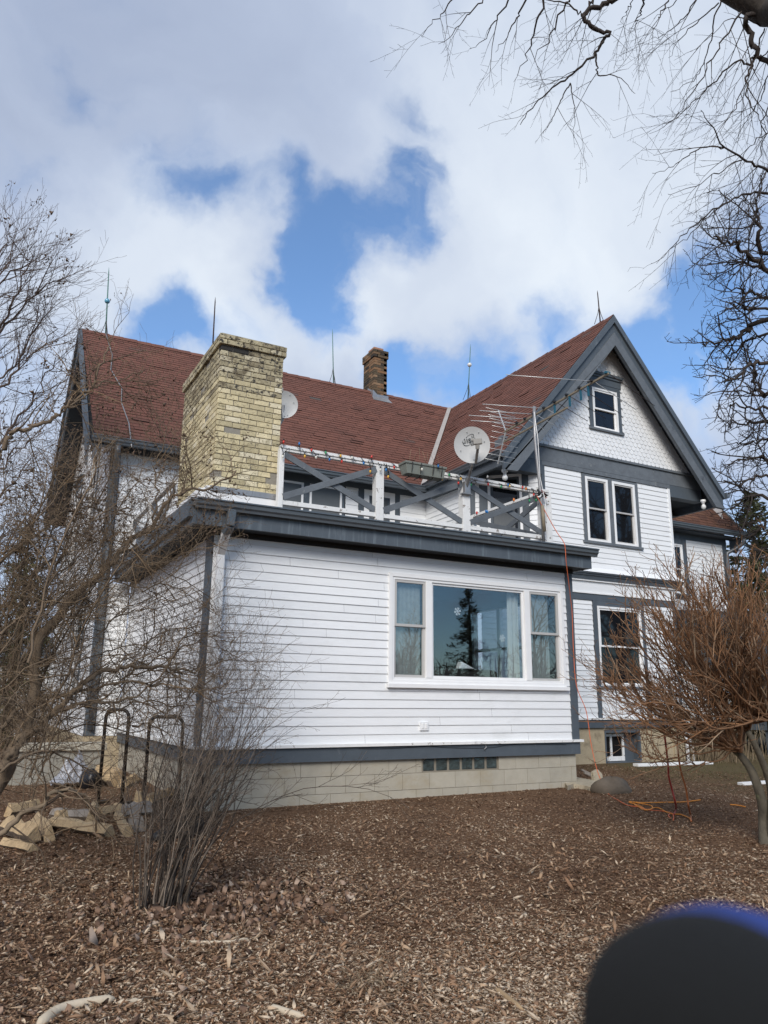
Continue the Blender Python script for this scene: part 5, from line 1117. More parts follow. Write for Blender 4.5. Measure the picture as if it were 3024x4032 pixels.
# ---------------------------------------------------------------- vegetation
class Twigs:
    """collects tapering branch polylines and builds them as one mesh"""
    def __init__(s, seed=0): s.b = []; s.rs = random.Random(seed); s.tips = []
    def add(s, pts, rad, tone=None): s.b.append((pts, rad, s.rs.random() if tone is None else tone))
    def build(s, name, m, parent=None, thick=.006):
        V = []; F = []; Rn = []; base = 0; groups = {}
        for pts, rad, tn in s.b: groups.setdefault((len(pts), 6 if rad[0] > .02 else (4 if rad[0] > thick else 3)), []).append((pts, rad, tn))
        for (k, n), L in groups.items():
            P = np.array([[tuple(p) for p in l[0]] for l in L], dtype=np.float64); Rd = np.array([l[1] for l in L]); B = len(L)
            D = np.empty_like(P); D[:, 1:-1] = P[:, 2:]-P[:, :-2]; D[:, 0] = P[:, 1]-P[:, 0]; D[:, -1] = P[:, -1]-P[:, -2]
            D /= np.linalg.norm(D, axis=2, keepdims=True)+1e-9
            ref = np.tile(np.array([.31, .52, .79]), (B, k, 1)); a = np.cross(D, ref); a /= np.linalg.norm(a, axis=2, keepdims=True)+1e-9; b = np.cross(D, a)
            ang = np.arange(n)*2*math.pi/n
            ring = P[:, :, None, :] + (a[:, :, None, :]*np.cos(ang)[None, None, :, None] + b[:, :, None, :]*np.sin(ang)[None, None, :, None])*Rd[:, :, None, None]
            V.append(ring.reshape(-1, 3))
            i, j = np.meshgrid(np.arange(k-1), np.arange(n), indexing='ij'); j2 = (j+1) % n
            f = np.stack([i*n+j, i*n+j2, (i+1)*n+j2, (i+1)*n+j], -1).reshape(-1, 4)
            off = base + np.arange(B)*k*n; F.append((f[None]+off[:, None, None]).reshape(-1, 4)); Rn.append(np.repeat([l[2] for l in L], len(f))); base += B*k*n
        return fast_mesh(name, np.concatenate(V), np.concatenate(F), np.concatenate(Rn), m, parent, True)
def fast_mesh(name, V, F, rn, m, parent=None, smooth=False):
    me = bpy.data.meshes.new(name); me.vertices.add(len(V)); me.vertices.foreach_set('co', V.astype(np.float32).ravel())
    me.loops.add(F.size); me.loops.foreach_set('vertex_index', F.astype(np.int32).ravel()); me.polygons.add(len(F))
    me.polygons.foreach_set('loop_start', np.arange(len(F), dtype=np.int32)*F.shape[1])
    if smooth: me.polygons.foreach_set('use_smooth', np.ones(len(F), dtype=bool))
    a = me.attributes.new('rnd', 'FLOAT', 'FACE'); a.data.foreach_set('value', np.asarray(rn, dtype=np.float32)); me.materials.append(m); me.update(calc_edges=True); me.validate()
    o = bpy.data.objects.new(name, me); COL.objects.link(o)
    if parent: setp(o, parent)
    return o
def rv(rs, s=1): return Vector((rs.gauss(0, s), rs.gauss(0, s), rs.gauss(0, s)))
def grow(T, p, d, L, r, lv, C):
    """C: per level dict(seg, jit, trop(Vector), tw, per (children per m), ang, len(ratio range), rr, start)"""
    rs = T.rs; c = C[lv]; n = max(2, int(round(L/c['seg']))); p = Vector(p); d = Vector(d).normalized(); pts = [p.copy()]; ds = [d.copy()]
    for i in range(n):
        d = (d + rv(rs, c['jit']) + c['trop']*(1.0/n)).normalized(); p = p + d*(L/n); pts.append(p.copy()); ds.append(d.copy())
    r1 = max(c.get('tip', .25)*r, C[-1].get('min', .0008)) if isinstance(C[-1], dict) else .25*r
    rad = [r+(r1-r)*i/n for i in range(n+1)]; T.add(pts, rad)
    if lv+1 < len(C) and 'seg' in C[lv+1]: kids(T, pts, rad, lv, C, L)
    else: T.tips.append((pts[-1], d))
def kids(T, pts, rad, lv, C, L=None, start=None):
    rs = T.rs; c = C[lv]; cn = C[lv+1]; n = len(pts)-1
    if L is None: L = sum((pts[i+1]-pts[i]).length for i in range(n))
    m = c['per']*L; m = int(m)+(rs.random() < m-int(m)); st = c.get('start', .15) if start is None else start
    for k in range(m):
        t = st+(1-st)*(k+rs.random())/max(1, m); x = min(t*n, n-.001); i = int(x); f = x-i; q = pts[i].lerp(pts[i+1], f); dd = (pts[i+1]-pts[i]).normalized()
        sd = (rv(rs)+c.get('bias', Vector((0, 0, 0)))); sd = (sd-dd*sd.dot(dd)).normalized(); a = R(rs.uniform(*c['ang'])); nd = dd*math.cos(a)+sd*math.sin(a)
        ll = rs.uniform(*c['len'])*(1-.45*t if c.get('taper', True) else 1); rr = max(.0009, min((rad[i]*(1-f)+rad[i+1]*f)*.75, c['rr']*rs.uniform(.7, 1.3)))
        grow(T, q, nd, ll, rr, lv+1, C)
def limb(T, guide, r0, r1, C, lv=0, n=5, tone=.5, wob=.012, start=None, add=True):
    P = smooth([Vector(g) for g in guide], n)
    for p in P[1:]: p += rv(T.rs, wob)
    N_ = len(P)-1; rad = [r0+(r1-r0)*i/N_ for i in range(N_+1)]; T.add(P, rad, tone); kids(T, P, rad, lv, C, start=start); return P
UPV = Vector((0, 0, 1)); RTh = Vector((_cy, _sy, 0)); BK = Vector((-_sy, _cy, 0))
def G(pts, d0, d1): n = len(pts)-1; return [at(px, py, d0+(d1-d0)*i/n) for i, (px, py) in enumerate(pts)]
def clumps(name, centers, size, cnt, m, parent, rs, spread):
    V = []; F = []; Rn = []; k = 0
    for c in centers:
        for _ in range(cnt):
            q = Vector(c)+rv(rs, spread); s = size*rs.uniform(.5, 1.4); a = [rv(rs, s) for _ in range(4)]
            V += [tuple(q+x) for x in a]; F += [(k, k+1, k+2), (k, k+2, k+3), (k, k+3, k+1), (k+1, k+3, k+2)]; Rn += [rs.random()]*4; k += 4
    return fast_mesh(name, np.array(V), np.array(F), Rn, m, parent)

# --- large arching shrub on the left
T = Twigs(11)
CL = [dict(per=10.5, ang=(25, 85), len=(.35, 1.15), rr=.0062, start=.12),
      dict(seg=.09, jit=.20, trop=Vector((0, 0, .20)), per=10, ang=(25, 75), len=(.18, .6), rr=.0033),
      dict(seg=.06, jit=.24, trop=Vector((0, 0, .10)), per=9, ang=(25, 70), len=(.06, .26), rr=.0021),
      dict(seg=.05, jit=.18, trop=Vector((0, 0, .15)), per=0, ang=(20, 60), len=(.1, .2), rr=.002), {'min': .0011}]
lt_ = thing('arching_shrub', (-8.9, -2.2, -.72), 'large tangled leafless shrub with mossy arching limbs filling the left edge', 'shrub')
b0 = Vector((-8.75, -3.0, -.8))
limb(T, [b0]+G([(-40, 3130), (48, 2965), (120, 2820), (142, 2545), (220, 2443), (300, 2348), (394, 2254), (472, 2175), (518, 2120), (594, 2078), (686, 1952), (820, 1918), (938, 1859)], 5.9, 7.9), .060, .008, CL, tone=.55)
limb(T, G([(0, 3037), (58, 2931), (159, 2859), (298, 2722), (398, 2650), (497, 2629), (597, 2623), (696, 2643), (790, 2640)], 5.9, 7.3), .034, .008, CL, tone=.6)
limb(T, G([(-60, 2260), (0, 2205), (152, 2099), (219, 2039), (285, 2006), (365, 1999), (424, 2013), (520, 2000)], 6.2, 7.6), .018, .006, CL, tone=.6)
limb(T, G([(-80, 1900), (0, 1791), (36, 1719), (108, 1688), (211, 1652), (253, 1610), (325, 1556), (362, 1508), (416, 1399), (434, 1333)], 6.4, 7.6), .026, .006, CL, tone=.5)
limb(T, G([(253, 1610), (330, 1560), (400, 1510), (470, 1500), (560, 1460)], 7.0, 7.6), .010, .004, CL)
limb(T, G([(518, 2120), (577, 2218), (640, 2212), (703, 2205), (782, 2139), (829, 2099), (880, 2010)], 7.2, 7.8), .014, .005, CL, tone=.7)
limb(T, G([(-40, 3330), (60, 3230), (145, 3172), (231, 3110), (300, 3120), (360, 3180), (372, 3260)], 5.2, 5.9), .022, .008, CL, tone=.75)
limb(T, G([(372, 3180), (430, 3230), (520, 3180)], 5.9, 6.0), .008, .004, CL)
limb(T, G([(0, 2870), (120, 2760), (300, 2730), (480, 2690), (640, 2700), (800, 2720), (900, 2690)], 6.1, 7.2), .020, .005, CL, tone=.6)
limb(T, G([(100, 2900), (260, 2780), (400, 2770), (560, 2730), (700, 2560), (760, 2430)], 6.1, 7.1), .018, .005, CL)
limb(T, G([(60, 2700), (140, 2500), (190, 2300), (260, 2150), (300, 2020), (330, 1900)], 6.4, 7.2), .016, .004, CL)
limb(T, G([(594, 2078), (620, 1960), (610, 1840), (640, 1760), (650, 1680)], 7.4, 7.8), .010, .004, CL)
limb(T, G([(700, 1950), (740, 1860), (730, 1760), (760, 1680)], 7.7, 8.0), .008, .003, CL)
limb(T, G([(-60, 3100), (60, 2990), (180, 2960), (300, 3000), (420, 3080)], 5.5, 6.2), .014, .005, CL)
limb(T, G([(0, 2500), (90, 2420), (200, 2380), (330, 2300), (450, 2290), (600, 2330), (700, 2400)], 6.0, 7.2), .014, .004, CL)
limb(T, G([(450, 2700), (560, 2620), (680, 2560), (800, 2520), (900, 2480)], 7.0, 7.3), .010, .003, CL)
limb(T, G([(500, 2660), (640, 2640), (780, 2700), (900, 2730), (1000, 2700)], 7.0, 7.4), .010, .003, CL)
for l in (((380, 2500), (480, 2420), (600, 2400), (720, 2440), (800, 2520)), ((420, 2820), (560, 2760), (700, 2780), (850, 2760), (980, 2690)), ((480, 2600), (620, 2500), (760, 2480), (900, 2560), (1010, 2640)), ((520, 2860), (640, 2820), (760, 2720), (860, 2600), (930, 2500)),
          ((300, 2620), (420, 2560), (560, 2540), (680, 2600), (820, 2620), (960, 2580)), ((560, 2330), (660, 2300), (780, 2330), (860, 2400)), ((350, 2330), (420, 2240), (540, 2180), (640, 2060), (700, 1880)), ((250, 2880), (380, 2850), (520, 2880), (680, 2850), (800, 2860))):
    limb(T, G(l, 6.9, 7.5), .009, .0028, CL)
for k in range(24):     # further stems of the same tangle
    x0 = T.rs.uniform(-160, 200); y0 = T.rs.uniform(2550, 3200); d_ = T.rs.uniform(5.6, 6.8)
    x1 = x0+T.rs.uniform(100, 420); y1 = y0-T.rs.uniform(200, 900); xm = (x0+x1)/2-T.rs.uniform(0, 90)
    limb(T, G([(x0, y0), (xm, (y0+y1)/2-T.rs.uniform(-60, 120)), (x1, y1), (x1+T.rs.uniform(20, 160), y1-T.rs.uniform(-120, 160))], d_, d_+T.rs.uniform(.2, .9)), T.rs.uniform(.007, .014), .003, CL)
br = T.build('branches', m_bkL, lt_)
rs_ = random.Random(3); hd = [p for p, d in T.tips if (300 < 0 or True) and p.z > 1.9 and rs_.random() < .10]
clumps('seed_heads', hd, .009, 7, m_seed, lt_, rs_, .030)['kind'] = 'stuff'
print('left shrub', len(T.b))
# --- twiggy vase-shaped shrub in front
T = Twigs(23); vs_ = thing('twiggy_shrub', (-6.82, -3.46, -.82), 'vase-shaped leafless shrub of thin grey stems standing in the mulch', 'shrub')
CV = [dict(per=5.5, ang=(12, 40), len=(.20, .75), rr=.0040, start=.30, bias=RTh*.35),
      dict(seg=.09, jit=.08, trop=UPV*.15, per=10, ang=(20, 55), len=(.06, .30), rr=.0024),
      dict(seg=.05, jit=.12, trop=UPV*.1, per=9, ang=(30, 65), len=(.02, .07), rr=.0018),
      dict(seg=.03, jit=.1, trop=UPV*.1, per=0, ang=(20, 50), len=(.03, .05), rr=.0016), {'min': .0010}]
for k in range(54):
    a = T.rs.uniform(0, 6.28); q = math.sqrt(T.rs.random()); bx = -6.80+.17*q*math.cos(a); by = -3.46+.11*q*math.sin(a)
    lean = T.rs.gauss(.24, .26); ln_ = T.rs.uniform(.9, 1.75) if T.rs.random() < .75 else T.rs.uniform(.4, .9)
    side = RTh*lean + BK*T.rs.gauss(.1, .25) + UPV; side.normalize()
    n = 8; p = Vector((bx, by, gz(bx, by)-.03)); d = (UPV*1.6+side*.5+RTh*(bx+6.8)*1.6).normalized(); P = [p.copy()]
    for i in range(n): d = (d*.74+side*.26+rv(T.rs, .085)).normalized(); p = p+d*ln_/n; P.append(p.copy())
    r0 = T.rs.uniform(.0045, .0105); rad = [r0+(.0016-r0)*i/n for i in range(n+1)]; T.add(P, rad); kids(T, P, rad, 0, CV)
for k in range(1):     # long low sprays arching to the right
    p = Vector((-6.7, -3.4, -.75)); d = (UPV*1.5+RTh*.9+BK*T.rs.uniform(-.2, .5)).normalized(); n = 12; P = [p.copy()]
    for i in range(n): d = (d+RTh*.06-UPV*.075*(i/4)+rv(T.rs, .05)).normalized(); p = p+d*.16; P.append(p.copy())
    P = [q if q.z > gz(q.x, q.y)+.03 else Vector((q.x, q.y, gz(q.x, q.y)+.03)) for q in P]
    rad = [.0055+(.0016-.0055)*i/n for i in range(n+1)]; T.add(P, rad); kids(T, P, rad, 0, CV)
T.build('stems', m_bkF, vs_, .004); print('vase', len(T.b))
# --- pruned shrub-tree on the right
T = Twigs(37); rt_ = thing('pruned_shrub', (-.98, -3.69, -.77), 'broad pruned shrub of stubby orange-brown twigs on a forked trunk at the right edge', 'shrub')
CRR = [dict(per=8.5, ang=(12, 48), len=(.30, .85), rr=.0072, start=.22, bias=UPV*.55),
      dict(seg=.12, jit=.07, trop=UPV*.22, per=9, ang=(20, 50), len=(.10, .36), rr=.0052, tip=.5, bias=UPV*.4),
      dict(seg=.08, jit=.10, trop=UPV*.20, per=9, ang=(25, 60), len=(.03, .13), rr=.0046, tip=.6),
      dict(seg=.05, jit=.08, trop=UPV*.1, per=0, ang=(20, 50), len=(.03, .06), rr=.004, tip=.6), {'min': .0022}]
dR = (Vector((-.98, -3.69, -.77))-CAM).dot(FW)
TK = MB()
def trunk(pts, r): TK.tube(smooth(pts, 4), [r[0]+(r[1]-r[0])*i/((len(pts)-1)*4) for i in range((len(pts)-1)*4+1)], 10)
g0 = ground_hit(3012, 3325); g0.z -= .05
trunk([g0+Vector((0, 0, 0))]+[at(*q) for q in ((3010, 3240, dR), (3004, 3170, dR), (2984, 3098, dR), (2957, 3032, dR+.05), (2918, 2977, dR+.1), (2885, 2949, dR+.1))], (.062, .030))
trunk([g0+Vector((.06, -.02, 0))]+[at(*q) for q in ((3040, 3150, dR-.05), (3024, 3060, dR-.05), (2985, 2960, dR-.1), (2945, 2880, dR-.1))], (.045, .025))
trunk([g0+Vector((.12, .0, 0))]+[at(*q) for q in ((3075, 3150, dR), (3070, 3020, dR), (3040, 2900, dR), (3030, 2800, dR))], (.045, .03))
TK.build('trunk', m_trunkR, rt_)
CRT = [(2885, 2949), (2918, 2960), (2945, 2880), (3030, 2830)]
ends = [(2420, 2760), (2350, 2640), (2420, 2560), (2440, 2420), (2520, 2330), (2560, 2400), (2620, 2300), (2700, 2290), (2760, 2300), (2830, 2260), (2900, 2290), (2980, 2230), (3060, 2200), (3180, 2250), (3300, 2330), (3400, 2450), (3480, 2650),
        (2480, 2650), (2560, 2560), (2640, 2480), (2700, 2420), (2780, 2380), (2860, 2400), (2940, 2380), (2620, 2640), (2700, 2560), (2800, 2500), (2900, 2500), (3000, 2450), (2640, 2820), (2480, 2750), (2600, 2760), (2720, 2700), (3100, 2500), (3250, 2600), (2960, 2620), (3060, 2350)]
for k, (ex, ey) in enumerate(ends*2):
    if k >= len(ends): ex += T.rs.uniform(-80, 80); ey += T.rs.uniform(-50, 90)
    sx, sy = T.rs.choice(CRT) if ex < 3000 else (3030, 2820); dz = T.rs.uniform(-.75, .75)
    mx_, my = (sx+ex)/2, (sy+ey)/2+T.rs.uniform(10, 70)
    fx, fy = (sx*.25+ex*.75), (sy*.25+ey*.75)+T.rs.uniform(0, 30)
    limb(T, [at(sx, sy, dR), at((sx*.7+mx_*.3), (sy*.7+my*.3), dR+dz*.25), at(mx_, my, dR+dz*.6), at(fx, fy, dR+dz*.9), at(ex+T.rs.uniform(0, 30), ey+20, dR+dz)], T.rs.uniform(.012, .019), .006, CRR, n=3, wob=.010)
limb(T, G([(2885, 2949), (2780, 2960), (2640, 2990), (2560, 2985), (2500, 2960), (2440, 2930)], dR, dR-.2), .010, .004, CRR)
limb(T, G([(2885, 2949), (2760, 2900), (2600, 2880), (2480, 2790), (2420, 2740), (2335, 2640)], dR, dR-.1), .012, .005, CRR)
limb(T, G([(2900, 2960), (2800, 3000), (2700, 3010), (2600, 3010), (2540, 2950)], dR, dR-.3), .008, .004, CRR)
T.build('branches', m_bkR, rt_, .003); print('right', len(T.b))
# --- overhanging tree, top right
T = Twigs(41); ot = thing('overhanging_tree', (3.7, -3.5, -.7), 'dark limb and fine drooping bare twigs hanging across the top right corner of the sky', 'tree')
CO = [dict(per=4.6, ang=(20, 70), len=(.25, .75), rr=.0040, start=.1, bias=-UPV*1.1-RTh*.4),
      dict(seg=.11, jit=.055, trop=-UPV*.55, per=7, ang=(18, 50), len=(.12, .55), rr=.0028, bias=-RTh*.6),
      dict(seg=.07, jit=.07, trop=-UPV*.15, per=10, ang=(30, 70), len=(.02, .12), rr=.0018),
      dict(seg=.04, jit=.07, trop=UPV*.1, per=0, ang=(30, 60), len=(.02, .05), rr=.0015), {'min': .0010}]
Q = lambda u, v: (1950+u/.8864, v/.8864)
D0 = 6.3
Tt = MB()
lm = [Vector((3.7, -3.5, -.8)), Vector((3.6, -3.6, 1.8)), Vector((2.6, -4.0, 4.3))]+[at(3250, 260, 6.0), at(3024, 45, 6.1), at(2870, -40, 6.2), at(2700, -140, 6.3), at(2500, -150, 6.3)]
Tt.tube(smooth(lm, 4), [.22, .21, .205, .20, .195, .19, .185, .18, .175, .17, .165, .155, .145, .13, .12, .115, .11, .105, .10, .095, .09, .08, .075, .07, .065, .06, .055, .05, .045][:len(smooth(lm, 4))], 14); Tt.build('trunk', mat('dark_ridged_bark', (.05, .042, .034), .95, var=.35, vscale=16, bump=1, bscale=30, stretch=(1, 1, .5)), ot)
def qg(l, d0=D0, d1=D0): return G([Q(*p) for p in l], d0, d1)
limb(T, [at(2600, -120, 6.3)]+qg([(420, -5), (380, 15), (305, 50), (345, 100), (395, 115), (370, 150), (350, 185), (270, 260), (200, 310), (140, 360), (90, 430)]), .024, .0028, CO, tone=.2, wob=.006)
limb(T, qg([(350, 185), (355, 230), (362, 262), (400, 262), (440, 275), (490, 330)]), .008, .0016, CO, wob=.004)
limb(T, qg([(335, -20), (340, 10), (305, 50), (260, 10), (180, 5)]), .012, .004, CO)
limb(T, qg([(262, 290), (240, 330), (215, 380), (190, 430), (165, 470)]), .006, .0016, CO, wob=.004)
limb(T, qg([(262, 290), (270, 340), (278, 400), (275, 480)]), .005, .0014, CO, wob=.004)
for st, en, r in (((-120, -60), (-260, 130), .007), ((-20, -40), (-200, 160), .007), ((60, -30), (-80, 180), .008), ((120, -30), (0, 180), .009), ((170, -20), (70, 280), .010), ((260, -20), (130, 220), .009), ((520, -20), (460, 120), .008), ((600, -20), (530, 120), .007), ((480, -30), (430, 90), .006)):
    m1 = ((st[0]*.6+en[0]*.4)+12, (st[1]*.6+en[1]*.4)); m2 = ((st[0]*.3+en[0]*.7)+10, (st[1]*.3+en[1]*.7)); limb(T, qg([st, m1, m2, en], 6.3, 6.3+T.rs.uniform(-.5, .5)), r, .0014, CO)
# right-hand limbs
limb(T, [at(3100, 60, 6.1)]+qg([(880, 55), (890, 120), (905, 180), (952, 215), (1040, 260)], 6.1, 6.1), .022, .018, CO, tone=.3)
for l, r in (([(905, 190), (895, 230), (850, 215), (790, 260), (740, 310), (690, 360), (620, 420), (545, 465)], .010), ([(900, 200), (880, 270), (878, 330), (910, 400), (952, 460)], .010), ([(1060, 660), (952, 600), (880, 560), (800, 515), (750, 430), (720, 380)], .013), ([(800, 515), (720, 515), (650, 560), (600, 590), (545, 608)], .006),
             ([(860, 560), (780, 600), (700, 650), (600, 682)], .006), ([(1080, 680), (952, 672), (880, 680), (800, 710), (700, 780), (620, 860), (545, 930)], .013), ([(800, 710), (730, 770), (650, 840), (570, 910)], .006), ([(880, 680), (840, 760), (790, 850), (760, 900)], .006), ([(790, -20), (760, 90), (735, 200), (690, 280), (610, 320)], .007),
             ([(860, 40), (800, 130), (750, 220), (680, 330), (640, 400), (580, 440)], .008), ([(720, -20), (660, 60), (590, 120), (545, 130)], .006), ([(780, 10), (700, 80), (640, 140), (610, 200)], .006), ([(940, 100), (900, 220), (860, 330), (800, 430), (740, 520)], .007), ([(960, 240), (930, 330), (880, 420), (830, 500)], .006), ([(1000, 420), (930, 480), (870, 540), (830, 640)], .006),
             ([(980, 50), (930, 90), (860, 60), (800, 80), (700, 180)], .007), ([(990, 330), (940, 400), (930, 520), (900, 620), (870, 700)], .006), ([(640, -20), (600, 30), (560, 60)], .005), ([(960, 560), (930, 660), (900, 760), (850, 850)], .006), ([(980, 140), (930, 200), (880, 300), (830, 380), (780, 470)], .006)):
    limb(T, qg(l, 6.1, 6.1+T.rs.uniform(-.7, .7)), r, .0014, CO, wob=.008)
T.build('branches', m_bkT, ot, .004); print('over', len(T.b))
# --- dark curly-twigged tree beyond the house on the right
T = Twigs(53); wt = thing('walnut_tree', (19.5, 8, -.6), 'dark bare tree with stubby crooked twigs beyond the right end of the house', 'tree'); DW = 21.0
CW = [dict(per=2.6, ang=(25, 75), len=(.8, 2.1), rr=.020, start=.05), dict(seg=.20, jit=.17, trop=UPV*.15, per=3.4, ang=(30, 80), len=(.3, 1.0), rr=.014, tip=.5), dict(seg=.14, jit=.22, trop=UPV*.25, per=4.5, ang=(35, 75), len=(.1, .40), rr=.011, tip=.7), dict(seg=.10, jit=.2, trop=UPV*.3, per=0, ang=(30, 70), len=(.1, .2), rr=.009, tip=.8), {'min': .0065}]
X5 = lambda u, v: (2450+u/2.2125, 700+v/2.2125)
Tt = MB(); Tt.tube([at(3500, 2750, DW), at(3480, 2300, DW), at(3420, 1800, DW), at(3350, 1300, DW), at(3300, 900, DW)], [.45, .40, .32, .22, .12], 12); Tt.build('trunk', m_trunkR, wt)
for l, r in (([(2000, 1500), (1700, 1350), (1270, 1240), (1100, 1320), (980, 1390), (840, 1420), (690, 1450)], .11), ([(1900, 1100), (1500, 900), (1270, 790), (1100, 690), (1000, 580), (870, 550), (800, 510)], .09), ([(1900, 900), (1270, 660), (1200, 450), (1185, 330), (1165, 200)], .08), ([(1900, 1300), (1500, 1200), (1270, 1050), (1120, 1000), (980, 980)], .07), ([(2000, 1950), (1500, 1960), (1270, 1890), (1190, 1850), (1175, 1700), (1165, 1600)], .09),
             ([(1900, 1700), (1270, 1620), (1100, 1640), (960, 1760), (900, 1760)], .07), ([(1900, 2200), (1400, 2180), (1270, 2120), (1080, 2130), (930, 2150)], .07), ([(1900, 2500), (1400, 2500), (1200, 2430), (1000, 2450)], .07), ([(1900, 2800), (1400, 2800), (1200, 2760), (1050, 2800), (950, 2880)], .07), ([(1900, 3000), (1400, 3000), (1200, 3050), (1050, 3150)], .06), ([(1900, 1500), (1300, 1380), (1150, 1400), (1000, 1500), (920, 1620)], .05), ([(1900, 1200), (1300, 1150), (1100, 1120), (960, 1120)], .05), ([(1700, 2000), (1300, 2000), (1100, 2000), (950, 1990)], .05), ([(1800, 950), (1300, 830), (1130, 760), (1000, 740), (900, 750)], .05), ([(1700, 3200), (1350, 3250), (1200, 3300), (1120, 3400)], .05), ([(1800, 2400), (1400, 2330), (1250, 2280), (1100, 2300), (980, 2320)], .05), ([(1800, 2700), (1400, 2640), (1250, 2600), (1100, 2620), (1000, 2680)], .05)):
    limb(T, G([X5(*p) for p in l], DW, DW+T.rs.uniform(-1, 1)), r, .02, CW, wob=.05, start=.3)
T.build('branches', m_bkT, wt, .02); print('walnut', len(T.b))
# --- fine-twigged tree at upper left
T = Twigs(61); ft = thing('fine_twigged_tree', (-9.5, 5.5, -.6), 'leafless purple-brown tree with fine upswept twigs at the upper left', 'tree'); DF = 12.5
CF = [dict(per=5, ang=(15, 50), len=(.5, 1.4), rr=.008, start=.2, bias=RTh*.5), dict(seg=.16, jit=.08, trop=UPV*.35+RTh*.25, per=6, ang=(15, 45), len=(.25, .9), rr=.0055), dict(seg=.12, jit=.09, trop=UPV*.45+RTh*.2, per=6, ang=(20, 50), len=(.06, .35), rr=.0042), dict(seg=.08, jit=.1, trop=UPV*.3, per=0, ang=(20, 50), len=(.1, .2), rr=.003), {'min': .0022}]
Tt = MB(); Tt.tube([at(-330, 3000, DF), at(-320, 2500, DF), at(-260, 2100, DF), at(-200, 1700, DF), at(-150, 1300, DF)], [.22, .19, .15, .10, .06], 12); Tt.build('trunk', m_trunkR, ft)
for l, r in (([(-200, 1700), (-80, 1450), (20, 1250), (90, 1100), (140, 960)], .03), ([(-200, 1800), (-60, 1600), (60, 1450), (140, 1300), (220, 1180)], .03), ([(-250, 2000), (-60, 1800), (80, 1640), (170, 1500), (250, 1400)], .03), ([(-150, 1300), (-60, 1150), (0, 1000), (30, 900)], .025), ([(-180, 1500), (-40, 1350), (60, 1230), (180, 1130), (250, 1090)], .025), ([(-240, 1950), (-60, 1900), (60, 1780), (160, 1700)], .025), ([(-260, 2150), (-60, 2000), (40, 1900), (120, 1850)], .025), ([(-200, 1500), (-80, 1250), (-20, 1100), (60, 980)], .02), ([(-200, 1650), (0, 1480), (120, 1400), (230, 1290)], .02), ([(-150, 1400), (-40, 1180), (60, 1060), (150, 1010)], .02), ([(-260, 2250), (-100, 2200), (0, 2120), (60, 2080)], .02)):
    limb(T, G(l, DF, DF+T.rs.uniform(-1, 1)), r, .005, CF, wob=.03)
T.build('branches', m_bkP, ft, .008); print('fine', len(T.b))
rs_ = random.Random(9); clumps('seed_heads', [p for p, d in T.tips if rs_.random() < .05], .013, 8, m_seed, ft, rs_, .05)['kind'] = 'stuff'
# --- evergreens
def conifer(name, base, h, rad, label, seed, dens=1.0, m=None, needle=.10):
    rs = random.Random(seed); t = thing(name, base, label, 'evergreen tree'); base = Vector(base)
    mb = MB(); mb.tube([base-Vector((0, 0, .3)), base+Vector((.05, 0, h*.5)), base+Vector((0, .03, h*.97))], [h*.02, h*.013, h*.003], 8); mb.build('trunk', m_trunkR, t)
    V = []; F = []; Rn = []; k = 0; nb = int(h*17*dens)
    for i in range(nb):
        f = (i+rs.random())/nb; z = h*(.06+.93*f); L = rad*(1-f)**.75*rs.uniform(.65, 1.15)+.08; a = rs.uniform(0, 6.283); dr = Vector((math.cos(a), math.sin(a), -.12+.35*f))
        nseg = max(4, int(L/.10)); tone = rs.random()
        for s_ in range(nseg):
            c = base+Vector((0, 0, z))+dr*(L*(s_+.6)/nseg)-Vector((0, 0, .18*L*((s_+.5)/nseg)**2))
            for _ in range(5):
                q = c+rv(rs, .05+.07*L*(.5)); d1 = (dr+rv(rs, .6)).normalized()*needle*rs.uniform(.6, 1.5); d2 = rv(rs, 1).normalized()*needle*.30
                V += [tuple(q-d1-d2*.4), tuple(q-d2), tuple(q+d1), tuple(q+d2)]; F.append((k, k+1, k+2, k+3)); Rn.append(min(1, max(0, tone*.5+rs.random()*.5))); k += 4
    fast_mesh('crown', np.array(V), np.array(F), Rn, m or m_green, t); return t
def put(px, dist, z=-.6): p = CAM + ray(px, 2800)*dist; return Vector((p.x, p.y, z))
conifer('conifer', put(30, 19), 5.6, 1.5, 'olive-green conifer behind the tangled shrub at the left edge', 1)
conifer('conifer', put(3040, 22), 7.4, 2.8, 'dark green pine beyond the right end of the house', 2, needle=.14)
conifer('conifer', put(-330, 21), 6.5, 2.0, 'second olive conifer just outside the left edge', 3)
conifer('spruce_tree', (11.2, -19.0, -1), 6.4, 1.5, 'dark spruce behind the camera, mirrored in the picture window', 4)
def bare_tree(base, h, seed, label, m=m_bkT, per=2.2):
    T = Twigs(seed); t = thing('bare_tree', base, label, 'tree'); base = Vector(base)
    C = [dict(per=per, ang=(25, 60), len=(h*.18, h*.42), rr=h*.006, start=.22), dict(seg=.35, jit=.10, trop=UPV*.35, per=2.4, ang=(25, 60), len=(h*.07, h*.18), rr=h*.0030), dict(seg=.25, jit=.12, trop=UPV*.3, per=3, ang=(25, 60), len=(h*.03, h*.09), rr=h*.0016), dict(seg=.2, jit=.12, trop=UPV*.2, per=0, ang=(30, 60), len=(.2, .4), rr=h*.001), {'min': h*.0006}]
    P = [base+Vector((0, 0, -.3))]; d = UPV.copy(); p = P[0].copy()
    for i in range(8): d = (d+rv(T.rs, .07)).normalized(); p = p+d*h*.105; P.append(p.copy())
    rad = [h*.018*(1-i/8.6) for i in range(9)]; T.add(P, rad, .3); kids(T, P, rad, 0, C); T.build('branches', m, t, h*.004)
bare_tree((15.5, -15, -1), 7.5, 71, 'bare tree behind the camera, mirrored at the lower left of the picture window')
bare_tree((8.0, -17.0, -1), 3.9, 72, 'low bare bush behind the camera, mirrored in the picture window', per=5)
